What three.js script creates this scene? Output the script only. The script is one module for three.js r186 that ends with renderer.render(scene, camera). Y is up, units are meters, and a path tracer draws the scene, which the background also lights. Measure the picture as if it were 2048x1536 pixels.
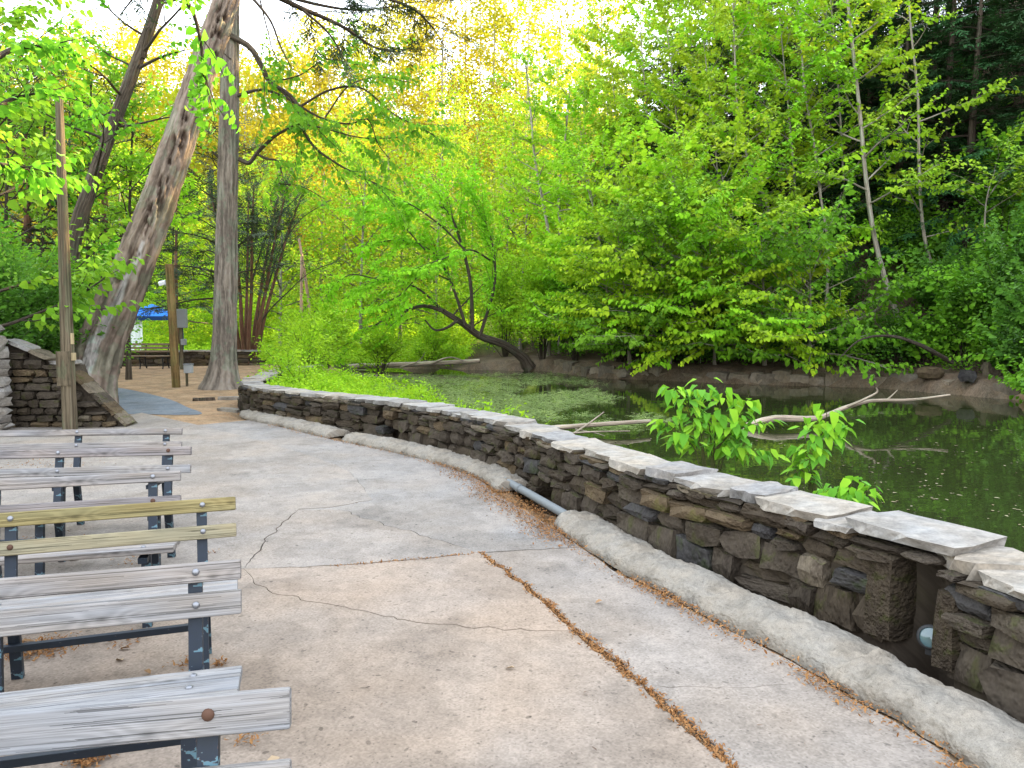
import * as THREE from 'three';
import { mergeGeometries, toCreasedNormals } from 'three/addons/utils/BufferGeometryUtils.js';
import { ImprovedNoise } from 'three/addons/math/ImprovedNoise.js';
import { RoundedBoxGeometry } from 'three/addons/geometries/RoundedBoxGeometry.js';

// ---------------------------------------------------------------- camera, sky, sun, exposure
const FOCAL = 1577, PITCH = Math.atan(128 / FOCAL), EYE = 1.6;      // focal length in photo pixels (2048 wide), horizon at row 640
const scene = new THREE.Scene();
const camera = new THREE.PerspectiveCamera(2 * Math.atan(768 / FOCAL) * 180 / Math.PI, 4 / 3, 0.05, 600);
camera.position.set(0, EYE, 0);
camera.rotation.x = -PITCH;

const SKY_LOW = [0.58, 0.60, 0.62], SKY_HIGH = [0.42, 0.48, 0.57];
{
  const w = 64, h = 64, d = new Float32Array(w * h * 4);
  for (let y = 0; y < h; y++) for (let x = 0; x < w; x++) {
    const e = Math.max(0, Math.sin(((y + 0.5) / h - 0.5) * Math.PI)), k = Math.pow(e, 0.6);
    for (let c = 0; c < 3; c++) d[(y * w + x) * 4 + c] = SKY_LOW[c] * (1 - k) + SKY_HIGH[c] * k;
    d[(y * w + x) * 4 + 3] = 1;
  }
  const t = new THREE.DataTexture(d, w, h, THREE.RGBAFormat, THREE.FloatType);
  t.mapping = THREE.EquirectangularReflectionMapping; t.magFilter = THREE.LinearFilter; t.needsUpdate = true;
  scene.background = t; scene.environment = t;
}
const SUN_AZ = 62 * Math.PI / 180, SUN_EL = 21 * Math.PI / 180;      // low sun, to the right and ahead, behind the wooded hill
const sunDir = new THREE.Vector3(Math.sin(SUN_AZ) * Math.cos(SUN_EL), Math.sin(SUN_EL), -Math.cos(SUN_AZ) * Math.cos(SUN_EL));
const sun = new THREE.DirectionalLight(new THREE.Color(1.0, 0.77, 0.42), 4);
sun.position.copy(sunDir).multiplyScalar(200); sun.castShadow = true;
sun.shadow.mapSize.set(4096, 4096);
Object.assign(sun.shadow.camera, { left: -120, right: 120, top: 120, bottom: -120, near: 1, far: 450 });
scene.add(sun, sun.target);
const renderer = new THREE.WebGLRenderer();
renderer.toneMapping = THREE.LinearToneMapping;
renderer.toneMappingExposure = 7.6;                                  // exposed for the shade
renderer.shadowMap.enabled = true;

// ---------------------------------------------------------------- helpers
const V = (x, y, z) => new THREE.Vector3(x, y, z);
const UP = V(0, 1, 0);
function rng(seed) { let s = (seed * 2654435761) >>> 0; return () => { s = (s + 0x6d2b79f5) | 0; let t = Math.imul(s ^ (s >>> 15), 1 | s); t = (t + Math.imul(t ^ (t >>> 7), 61 | t)) ^ t; return ((t ^ (t >>> 14)) >>> 0) / 4294967296; }; }
const perlin = new ImprovedNoise();
const nz = (x, y = 0, z = 0) => perlin.noise(x + 31.7, y + 17.3, z + 5.9);
const fbm3 = (x, y, z, o = 3) => { let s = 0, a = 1, f = 1, t = 0; for (let i = 0; i < o; i++) { s += a * nz(x * f, y * f, z * f); t += a; a *= 0.5; f *= 2.03; } return s / t; };
const clamp = (x, a = 0, b = 1) => Math.min(b, Math.max(a, x));
const sstep = (a, b, x) => { const t = clamp((x - a) / (b - a)); return t * t * (3 - 2 * t); };
const lerp = (a, b, t) => a + (b - a) * t;
function ray(px, py) { return V((px - 1024) / FOCAL, -(py - 768) / FOCAL, -1).applyAxisAngle(V(1, 0, 0), -PITCH); }
function onPlane(px, py, h = 0) { const d = ray(px, py), t = (h - EYE) / d.y; return V(d.x * t, h, d.z * t); }   // where a photo direction meets a level plane
function atDepth(px, py, depth) { const d = ray(px, py), t = -depth / d.z; return V(d.x * t, EYE + d.y * t, -depth); }

const taken = {};
function numbered(name) { const n = (taken[name] = (taken[name] ?? -1) + 1); return n ? `${name}_${String(n).padStart(3, '0')}` : name; }
function shade(o) { o.traverse((m) => { if (m.isMesh) { m.castShadow = true; m.receiveShadow = true; } }); return o; }
function thing(name, label, category, pos = [0, 0, 0], turn = 0, group) {
  const o = new THREE.Group(); o.name = numbered(name); o.position.set(...pos); o.rotation.y = turn;
  o.userData = { label, category }; if (group) o.userData.group = group; scene.add(o); return o;
}
function part(name, geo, mat, parent) { const m = new THREE.Mesh(geo, mat); m.name = name; m.castShadow = m.receiveShadow = true; parent.add(m); return m; }
function single(name, label, category, geo, mat, pos, group) {
  const m = new THREE.Mesh(geo, mat); m.name = numbered(name); m.castShadow = m.receiveShadow = true; if (pos) m.position.set(...pos);
  m.userData = { label, category }; if (group) m.userData.group = group; scene.add(m); return m;
}
function structure(name, geo, mat) { const m = new THREE.Mesh(geo, mat); m.name = numbered(name); m.receiveShadow = m.castShadow = true; m.userData.kind = 'structure'; scene.add(m); return m; }

// textures -------------------------------------------------------
function hash2(i, j, s) { let h = Math.imul(i, 374761393) ^ Math.imul(j, 668265263) ^ Math.imul(s, 2246822519); h = Math.imul(h ^ (h >>> 13), 1274126177); return ((h ^ (h >>> 16)) >>> 0) / 4294967296; }
function vn(x, y, px, py, s) {                                        // value noise that repeats every px, py
  const i = Math.floor(x), j = Math.floor(y), u = x - i, v = y - j, a = u * u * (3 - 2 * u), b = v * v * (3 - 2 * v);
  const i0 = ((i % px) + px) % px, i1 = (i0 + 1) % px, j0 = ((j % py) + py) % py, j1 = (j0 + 1) % py;
  return (hash2(i0, j0, s) * (1 - a) + hash2(i1, j0, s) * a) * (1 - b) + (hash2(i0, j1, s) * (1 - a) + hash2(i1, j1, s) * a) * b;
}
function fb(u, v, f, g, o, s) { let r = 0, a = 1, t = 0; for (let k = 0; k < o; k++) { r += a * vn(u * f, v * g, f, g, s + k); t += a; a *= 0.55; f *= 2; g *= 2; } return r / t; }
function texture(w, h, fn, srgb = true) {
  const d = new Uint8Array(w * h * 4);
  for (let y = 0; y < h; y++) for (let x = 0; x < w; x++) {
    const c = fn((x + 0.5) / w, (y + 0.5) / h), o = (y * w + x) * 4;
    for (let k = 0; k < 3; k++) { let q = clamp(typeof c === 'number' ? c : c[k]); if (srgb) q = q <= 0.0031308 ? q * 12.92 : 1.055 * Math.pow(q, 1 / 2.4) - 0.055; d[o + k] = Math.round(q * 255); }
    d[o + 3] = 255;
  }
  const t = new THREE.DataTexture(d, w, h, THREE.RGBAFormat); t.wrapS = t.wrapT = THREE.RepeatWrapping; t.magFilter = THREE.LinearFilter; t.minFilter = THREE.LinearMipmapLinearFilter; t.generateMipmaps = true;
  if (srgb) t.colorSpace = THREE.SRGBColorSpace; t.needsUpdate = true; return t;
}
const rep = (t, x, y) => { const c = t.clone(); c.repeat.set(x, y); c.needsUpdate = true; return c; };
const mix3 = (a, b, t) => [lerp(a[0], b[0], t), lerp(a[1], b[1], t), lerp(a[2], b[2], t)];

// concrete: sandy matrix, aggregate specks, stains; values around 1 multiply the slab's own colour
function dots(u, v, n, share, s, value) {                              // scattered specks
  const x = u * n, y = v * n, i = Math.floor(x), j = Math.floor(y); if (hash2(i, j, s) > share) return 1;
  const cx = 0.3 + 0.4 * hash2(i, j, s + 1), cy = 0.3 + 0.4 * hash2(i, j, s + 2), a = hash2(i, j, s + 3) * 3.14, r = 0.12 + 0.2 * hash2(i, j, s + 4), dx = x - i - cx, dy = y - j - cy, p = dx * Math.cos(a) + dy * Math.sin(a), q = -dx * Math.sin(a) + dy * Math.cos(a);
  return p * p + 3 * q * q < r * r ? lerp(1, value, 0.4 + 0.6 * hash2(i, j, s + 5)) : 1;
}
const concreteF = (u, v) => {
  const coarse = fb(u, v, 5, 5, 4, 3), mid = fb(u, v, 40, 40, 3, 17), fine = vn(u * 380, v * 380, 380, 380, 29), fine2 = vn(u * 200, v * 200, 200, 200, 61);
  let k = 0.80 + 0.24 * (coarse - 0.5) + 0.26 * (mid - 0.5) + 0.30 * (fine - 0.5);
  const stain = sstep(0.56, 0.64, fb(u, v, 3, 3, 5, 131)) * 0.16 + sstep(0.60, 0.66, fb(u, v, 8, 8, 4, 141)) * 0.12; k *= 1 - stain; k *= dots(u, v, 150, 0.34, 41, 0.60) * dots(u, v, 330, 0.4, 43, 0.72) * dots(u, v, 60, 0.10, 47, 0.55) * dots(u, v, 210, 0.2, 53, 1.25); if (fine2 > 0.95) k *= 1.12;
  const warm = fb(u, v, 7, 7, 3, 91) - 0.5;
  return [k * (1 + 0.10 * warm), k, k * (1 - 0.12 * warm)];
};
const concreteMap = texture(1024, 1024, concreteF), concreteBump = texture(1024, 1024, (u, v) => concreteF(u, v)[1] * 0.7, false);
const woodF = (u, v, s) => {                                          // weathered board, grain along u
  const knots = [[0.22, 0.4], [0.55, 0.62], [0.83, 0.3]];
  let warp = 0.5 * (fb(u, v, 3, 2, 3, 5 + s) - 0.5), dark = 0;
  for (const [ku, kv] of knots) { const du = (u - ku) * 9, dv = (v - kv) * 1.6, r = du * du + dv * dv; warp += 0.32 * Math.exp(-r * 5) * Math.sign(dv || 1); dark += Math.exp(-r * 90) * 0.8; }
  const rings = 0.5 + 0.5 * Math.sin((v * 1.0 + warp) * 44 + 4 * fb(u, v, 4, 4, 2, 9 + s));
  const fibre = fb(u, v, 6, 90, 3, 23 + s), crack = fb(u, v, 4, 40, 2, 51 + s);
  let k = 0.80 + 0.16 * (rings - 0.5) + 0.55 * (fibre - 0.5) + 0.42 * (fb(u, v, 9, 3, 3, 71 + s) - 0.5);
  if (crack > 0.70) k *= 0.5;
  k *= 1 - 0.6 * clamp(dark);
  const w = fb(u, v, 5, 2, 3, 81 + s) - 0.5;
  return [k * (1 + 0.16 * w), k, k * (1 - 0.2 * w)];
};
const woodMap = texture(1024, 128, (u, v) => woodF(u, v, 0)), woodBump = texture(1024, 128, (u, v) => woodF(u, v, 0)[1] * 0.8, false);
const stoneF = (u, v) => {
  const a = fb(u, v, 4, 4, 4, 11), b = fb(u, v, 22, 22, 3, 13), f = vn(u * 120, v * 120, 120, 120, 15), l = fb(u, v, 9, 9, 4, 19);
  let k = 0.75 + 0.6 * (a - 0.5) + 0.45 * (b - 0.5) + 0.22 * (f - 0.5);
  let c = [k, k * (0.98 + 0.06 * (a - 0.5)), k * (0.95 - 0.12 * (l - 0.5))];
  if (l > 0.60) c = mix3(c, [k * 0.85, k * 1.02, k * 0.62], clamp((l - 0.6) * 6)); // moss film in patches
  return c;
};
const copingMap = texture(512, 512, (u, v) => { const k = 0.78 + 0.5 * (fb(u, v, 4, 4, 4, 211) - 0.5) + 0.5 * (fb(u, v, 26, 26, 3, 213) - 0.5) + 0.2 * (vn(u * 150, v * 150, 150, 150, 215) - 0.5), w = fb(u, v, 6, 6, 3, 219) - 0.5; return [k * (1 + 0.15 * w), k, k * (1 - 0.2 * w)]; });
const stoneMap = texture(512, 512, stoneF), stoneBump = texture(512, 512, (u, v) => clamp(0.5 + 1.2 * (fb(u, v, 6, 6, 4, 11) - 0.5) + 0.6 * (fb(u, v, 30, 30, 2, 13) - 0.5)), false);
const barkF = (u, v) => {                                             // u around, v along
  const w = u + 0.06 * (fb(u, v, 6, 3, 3, 3) - 0.5);
  const ridge = fb(w - Math.floor(w), v, 26, 4, 3, 7), f = fb(u, v, 60, 40, 2, 33);
  return clamp(0.35 + 1.5 * (ridge - 0.45) + 0.4 * (f - 0.5), 0.08, 1);
};
const barkMap = texture(512, 512, (u, v) => { const k = 0.32 + 0.8 * barkF(u, v), l = fb(u, v, 7, 9, 3, 55); return l > 0.62 ? [k * 1.0, k * 1.12, k * 0.98] : [k * 1.05, k, k * 0.93]; });
const barkBump = texture(512, 512, barkF, false);
const soilMap = texture(512, 512, (u, v) => { const k = 0.72 + 0.6 * (fb(u, v, 8, 8, 4, 2) - 0.5) + 0.45 * (fb(u, v, 90, 90, 2, 6) - 0.5) + (vn(u * 170, v * 170, 170, 170, 8) > 0.86 ? -0.25 : 0); const w = fb(u, v, 14, 14, 3, 44) - 0.5; return [k * (1 + 0.15 * w), k, k * (1 - 0.15 * w)]; });
const soilBump = texture(512, 512, (u, v) => fb(u, v, 20, 20, 4, 2), false);
const steelMap = texture(256, 256, (u, v) => { const p = fb(u, v, 5, 9, 4, 4); return p > 0.70 ? [0.085, 0.165, 0.20] : p > 0.69 ? [0.09, 0.055, 0.04] : [0.012, 0.019, 0.026 + 0.01 * p]; });

// materials ------------------------------------------------------
const rgb = (r, g, b) => new THREE.Color().setRGB(r, g, b);
const std = (color, o = {}) => new THREE.MeshPhysicalMaterial({ color: rgb(...color), roughness: 0.9, metalness: 0, specularIntensity: 0.2, ...o });   // dull, porous surfaces
const concreteMat = (c) => std(c, { map: rep(concreteMap, 1 / 3.1, 1 / 3.1), bumpMap: rep(concreteBump, 1 / 3.1, 1 / 3.1), bumpScale: 0.004, roughness: 0.93 });
const woodMat = (c) => std(c, { map: rep(woodMap, 1 / 1.7, 1 / 0.12), bumpMap: rep(woodBump, 1 / 1.7, 1 / 0.12), bumpScale: 0.003, roughness: 0.85 });
const stoneMats = [[0.060, 0.046, 0.032], [0.076, 0.061, 0.046], [0.052, 0.041, 0.030], [0.105, 0.076, 0.046], [0.060, 0.056, 0.054], [0.150, 0.122, 0.088]].map((c) => std(c, { map: stoneMap, bumpMap: stoneBump, bumpScale: 0.02 }));
const copingMats = [[0.30, 0.272, 0.238], [0.255, 0.232, 0.208], [0.33, 0.288, 0.236]].map((c) => std(c, { map: copingMap, bumpMap: stoneBump, bumpScale: 0.015 }));
const mortarMat = std([0.075, 0.06, 0.045], { map: stoneMap, bumpMap: stoneBump, bumpScale: 0.02 });
const bark = (c, s = 0.01) => std(c, { map: barkMap, bumpMap: barkBump, bumpScale: s, roughness: 0.95 });
const barkGrey = bark([0.23, 0.195, 0.165], 0.03), barkDark = bark([0.11, 0.088, 0.07], 0.03), barkPale = bark([0.36, 0.32, 0.27], 0.008), barkRed = bark([0.20, 0.105, 0.07], 0.012);
const leafMat = (rough = 0.55, trans = 0.45) => new THREE.MeshPhysicalMaterial({ color: 0xffffff, roughness: 1, transmission: trans, thickness: 0, ior: 1.35, specularIntensity: 0.25, side: THREE.DoubleSide });
const LEAF = leafMat(), NEEDLE = new THREE.MeshPhysicalMaterial({ color: 0xffffff, roughness: 0.8, specularIntensity: 0.25, side: THREE.DoubleSide });

// geometry helpers -----------------------------------------------
function spline(pts, n) { return new THREE.CatmullRomCurve3(pts, false, 'centripetal').getPoints(n); }
function tube(pts, radius, seg = 8, o = {}) {                        // tapered tube with bark uv in metres; radius(t) or radius(t, angle, point)
  const P = [], N = [], U = [], I = [], C = []; let along = 0, side = null;
  const n = pts.length;
  for (let i = 0; i < n; i++) {
    const t = i / (n - 1), tan = pts[Math.min(n - 1, i + 1)].clone().sub(pts[Math.max(0, i - 1)]).normalize();
    if (i) along += pts[i].distanceTo(pts[i - 1]);
    if (!side) side = o.side ? o.side.clone() : Math.abs(tan.y) > 0.9 ? V(1, 0, 0) : V(0, 1, 0);
    side = side.clone().sub(tan.clone().multiplyScalar(side.dot(tan))).normalize();
    const b = tan.clone().cross(side);
    for (let k = 0; k <= seg; k++) {
      const a = k / seg * Math.PI * 2, d = side.clone().multiplyScalar(Math.cos(a)).addScaledVector(b, Math.sin(a));
      const r = radius(t, k === seg ? 0 : a, pts[i], along);
      P.push(pts[i].x + d.x * r, pts[i].y + d.y * r, pts[i].z + d.z * r); N.push(d.x, d.y, d.z);
      U.push(k / seg * (o.around ?? 1), along * (o.vscale ?? 0.5)); if (o.color) C.push(...o.color(t, k === seg ? 0 : a, pts[i]));
    }
  }
  const w = seg + 1;
  for (let i = 0; i < n - 1; i++) for (let k = 0; k < seg; k++) { const a = i * w + k; I.push(a, a + 1, a + w, a + 1, a + w + 1, a + w); }
  const endCap = (row, flip) => { const c = P.length / 3; P.push(pts[row].x, pts[row].y, pts[row].z); const q = pts[row].clone().sub(pts[row ? row - 1 : 1]).normalize(); N.push(q.x, q.y, q.z); U.push(0.5, 0.5); for (let k = 0; k < seg; k++) flip ? I.push(c, row * w + k + 1, row * w + k) : I.push(c, row * w + k, row * w + k + 1); };
  if (o.caps) { endCap(0, true); endCap(n - 1, false); }
  const g = new THREE.BufferGeometry();
  g.setAttribute('position', new THREE.Float32BufferAttribute(P, 3)); g.setAttribute('normal', new THREE.Float32BufferAttribute(N, 3)); g.setAttribute('uv', new THREE.Float32BufferAttribute(U, 2)); g.setIndex(I);
  if (o.color) g.setAttribute('color', new THREE.Float32BufferAttribute(C, 3));
  if (o.rough) g.computeVertexNormals();
  return g;
}
function boxUV(g, su = 1, sv = 1, ou = 0, ov = 0) {                  // box-projected uv in metres, u along x
  const p = g.attributes.position, n = g.attributes.normal, u = new Float32Array(p.count * 2);
  for (let i = 0; i < p.count; i++) {
    const ax = Math.abs(n.getX(i)), ay = Math.abs(n.getY(i)), az = Math.abs(n.getZ(i));
    let a, b; if (ax > ay && ax > az) { a = p.getZ(i); b = p.getY(i); } else if (ay > az) { a = p.getX(i); b = p.getZ(i); } else { a = p.getX(i); b = p.getY(i); }
    u[2 * i] = a * su + ou; u[2 * i + 1] = b * sv + ov;
  }
  g.setAttribute('uv', new THREE.BufferAttribute(u, 2)); return g;
}
const box = (w, h, d, r = 0.004) => boxUV(new RoundedBoxGeometry(w, h, d, 1, Math.min(r, w / 2.1, h / 2.1, d / 2.1)));
function at(g, x, y, z, rx = 0, ry = 0, rz = 0) { return g.applyMatrix4(new THREE.Matrix4().compose(V(x, y, z), new THREE.Quaternion().setFromEuler(new THREE.Euler(rx, ry, rz)), V(1, 1, 1))); }
function rock(seed, sx = 2, sy = 2, sz = 2, round = 0.16, jit = 0.10, flat = 0.45) {
  const r = rng(seed), g0 = new THREE.BoxGeometry(1, 1, 1, sx, sy, sz), p = g0.attributes.position, m = new Map();
  for (let i = 0; i < p.count; i++) {
    const key = [p.getX(i), p.getY(i), p.getZ(i)].map((q) => q.toFixed(3)).join();
    if (!m.has(key)) m.set(key, [r() - 0.5, r() - 0.5, r() - 0.5]);
    const j = m.get(key), x = p.getX(i), y = p.getY(i), z = p.getZ(i), e = (Math.abs(x) > 0.45) + (Math.abs(y) > 0.45) + (Math.abs(z) > 0.45), k = 1 - round * (e > 1 ? (e - 1) * 0.55 : 0);
    p.setXYZ(i, x * k + j[0] * jit, y * k + j[1] * jit, z * k + j[2] * jit);
  }
  const g = toCreasedNormals(g0, 0.5); g.scale(1, flat, 0.75); boxUV(g, 0.5, 0.5, r(), r()); return g.scale(1, 1 / flat, 1 / 0.75);
}
const rocks = Array.from({ length: 14 }, (_, i) => rock(100 + i, 2, 2, 2, 0.08 + 0.08 * (i % 3), 0.14 + 0.03 * (i % 4))), tallRock = rock(150, 2, 3, 2, 0.1, 0.08, 2.6), slabs = Array.from({ length: 6 }, (_, i) => rock(200 + i, 4, 1, 3, 0.10, 0.15, 0.14));

// ---------------------------------------------------------------- the lie of the land
const wallLine = spline([[2.75, 2.0], [2.55, 0.5], [2.3, -1.5], [2.06, -3.04], [1.94, -3.5], [1.82, -3.85], [1.7, -4.1], [1.5, -4.5], [1.2, -4.98], [0.86, -5.6], [0.59, -6.3], [0.3, -7.0], [-0.15, -8.05], [-0.76, -9.15], [-1.5, -10.2], [-2.4, -11.2], [-3.4, -12.15], [-4.2, -12.95], [-4.75, -13.8], [-5.1, -14.8], [-5.35, -16.2], [-5.5, -18], [-5.3, -20]].map(([x, z]) => V(x, 0, z)), 260);
const WATER = -0.45;
const pondLine = [...wallLine.filter((_, i) => i % 8 === 0).map((p) => [p.x + 0.12, p.z]), [-5.3, -21], [-5.6, -24], [-6.5, -30], [-7, -34], [-2.6, -33], [1.5, -31.7], [3.1, -28.1], [7.6, -25.3], [11.2, -24], [13.1, -20.2], [16.5, -11], [18, 0], [18, 8], [2.9, 8]];
const hillLine = [[18.4, 10], [18.4, 0], [16.9, -11], [13.5, -20.2], [11.5, -24.3], [7.7, -25.7], [3.4, -28.5], [1.9, -32], [0.5, -36], [1.5, -45], [9, -55], [26, -63], [70, -74], [150, -80], [150, 10]];
const leftLine = [[-8.2, 30], [-8.2, -11.2], [-9.6, -13.6], [-13.5, -19], [-19, -30], [-26, -40], [-60, -60], [-150, -60], [-150, 30]];
function sdPoly(poly, x, z) {                                         // negative inside
  let d = 1e9, inside = false;
  for (let i = 0, j = poly.length - 1; i < poly.length; j = i++) {
    const [ax, az] = poly[i], [bx, bz] = poly[j], ex = bx - ax, ez = bz - az, wx = x - ax, wz = z - az, t = clamp((wx * ex + wz * ez) / (ex * ex + ez * ez));
    d = Math.min(d, Math.hypot(wx - ex * t, wz - ez * t));
    if ((az > z) !== (bz > z) && x < (bx - ax) * (z - az) / (bz - az) + ax) inside = !inside;
  }
  return inside ? -d : d;
}
function height(x, z) {
  const sp = sdPoly(pondLine, x, z);
  if (sp < 0) return -0.03 - Math.min(1.3, 1.6 * -sp);
  let h = -0.024;
  const sh = sdPoly(hillLine, x, z);
  if (sh < 0) { const d = -sh; h = Math.max(h, 34 * (1 - Math.exp(-Math.max(0, d - 0.4 - 1.6 * (1 - Math.exp(-d * 0.5))) * 0.038)) + 0.08 + 0.6 * sstep(0.5, 4, d) * fbm3(x * 0.35, 0, z * 0.35, 3)); }
  const sl = sdPoly(leftLine, x, z);
  if (sl < 0) { const d = -sl; h = Math.max(h, 7 * (1 - Math.exp(-d * 0.09)) + 0.5 * sstep(0.5, 3, d) * fbm3(x * 0.3, 3, z * 0.3, 2)); }
  if (z < -29) h = Math.max(h - 0.5 * sstep(-29.2, -31, z) * sstep(0.5, -4, x) * (sh > 0 && sl > 0 ? 1 : 0), -0.6);
  if (z < -40) { const k = -z - 40; h = Math.max(h, h * 0.4 + 0.34 * k * sstep(0, 25, k) + 1.2 * fbm3(x * 0.06, 9, z * 0.06, 2)); }
  return Math.min(h, 46);
}
const axis = (parts) => { const a = []; for (const [from, to, step] of parts) for (let v = from; v < to - 1e-6; v += step) a.push(v); a.push(parts[parts.length - 1][1]); return a; };
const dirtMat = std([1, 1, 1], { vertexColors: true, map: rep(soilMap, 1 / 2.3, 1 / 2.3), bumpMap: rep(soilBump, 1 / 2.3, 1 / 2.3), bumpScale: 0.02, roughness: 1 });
{
  const xs = axis([[-150, -40, 5], [-40, -24, 1.6], [-24, 22, 0.6], [22, 50, 1.6], [50, 150, 5]]), zs = axis([[-170, -70, 5], [-70, -44, 1.6], [-44, 4, 0.6], [4, 30, 2.6]]);
  const P = [], U = [], C = [], I = [];
  for (const z of zs) for (const x of xs) {
    const h = height(x, z); P.push(x, h, z); U.push(x, z);
    const sh = sdPoly(hillLine, x, z), sl = sdPoly(leftLine, x, z);
    let c = [0.36, 0.235, 0.135];                                     // trodden sandy soil
    const n = fbm3(x * 0.5, 2, z * 0.5, 3);
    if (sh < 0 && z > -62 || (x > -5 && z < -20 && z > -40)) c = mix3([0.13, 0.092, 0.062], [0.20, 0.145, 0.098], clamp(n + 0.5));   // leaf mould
    else if (sl < 0) c = mix3([0.11, 0.085, 0.05], [0.09, 0.15, 0.03], clamp(n + 0.5));
    else if (z < -28.9) c = mix3([0.10, 0.19, 0.03], [0.17, 0.22, 0.04], clamp(n + 0.5));              // grass and low plants
    if (h < -0.3 && z > -36 && x > -8) c = [0.16, 0.12, 0.08];
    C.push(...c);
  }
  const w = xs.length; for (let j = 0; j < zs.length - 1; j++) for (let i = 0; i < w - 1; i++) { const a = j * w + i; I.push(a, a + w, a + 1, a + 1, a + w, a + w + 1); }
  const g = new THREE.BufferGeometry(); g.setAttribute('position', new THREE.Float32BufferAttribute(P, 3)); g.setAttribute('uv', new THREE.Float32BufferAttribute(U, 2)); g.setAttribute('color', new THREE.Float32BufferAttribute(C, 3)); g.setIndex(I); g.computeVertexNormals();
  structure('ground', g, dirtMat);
}
{ // pond surface
  const s = new THREE.Shape(pondLine.map(([x, z]) => new THREE.Vector2(x, -z))), g = new THREE.ShapeGeometry(s); g.rotateX(-Math.PI / 2); g.translate(0, WATER, 0);
  const rip = texture(512, 512, (u, v) => fb(u, v, 5, 9, 4, 2), false);
  structure('water', g, new THREE.MeshPhysicalMaterial({ color: rgb(0.020, 0.025, 0.008), roughness: 0.01, ior: 1.33, bumpMap: rep(rip, 1 / 3, 1 / 3), bumpScale: 0.002 }));
}

// ---------------------------------------------------------------- path of cracked concrete slabs
const litterSpots = [];                                               // where dry leaf crumbs lie: [point, spread, count]
const pathGroup = new THREE.Group(); pathGroup.name = 'path'; pathGroup.userData = { kind: 'structure' }; scene.add(pathGroup);
const kerbOuter = spline([[2.35, 2], [2.1, 0.4], [1.85, -1.5], [1.68, -2.5], [1.62, -2.88], [1.54, -3.08], [1.42, -3.37], [1.34, -3.62], [1.18, -3.92], [1.04, -4.22], [0.93, -4.5], [0.74, -4.84], [0.6, -5.22], [0.45, -5.66], [0.31, -6.1], [0.1, -6.65], [-0.12, -7.2], [-0.31, -7.85], [-0.6, -8.4], [-0.94, -8.9], [-1.53, -9.6], [-2.06, -10.15], [-2.9, -11.1], [-3.52, -11.85], [-4.3, -12.7], [-4.75, -13.5]].map(([x, z]) => V(x, 0, z)), 240);
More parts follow.
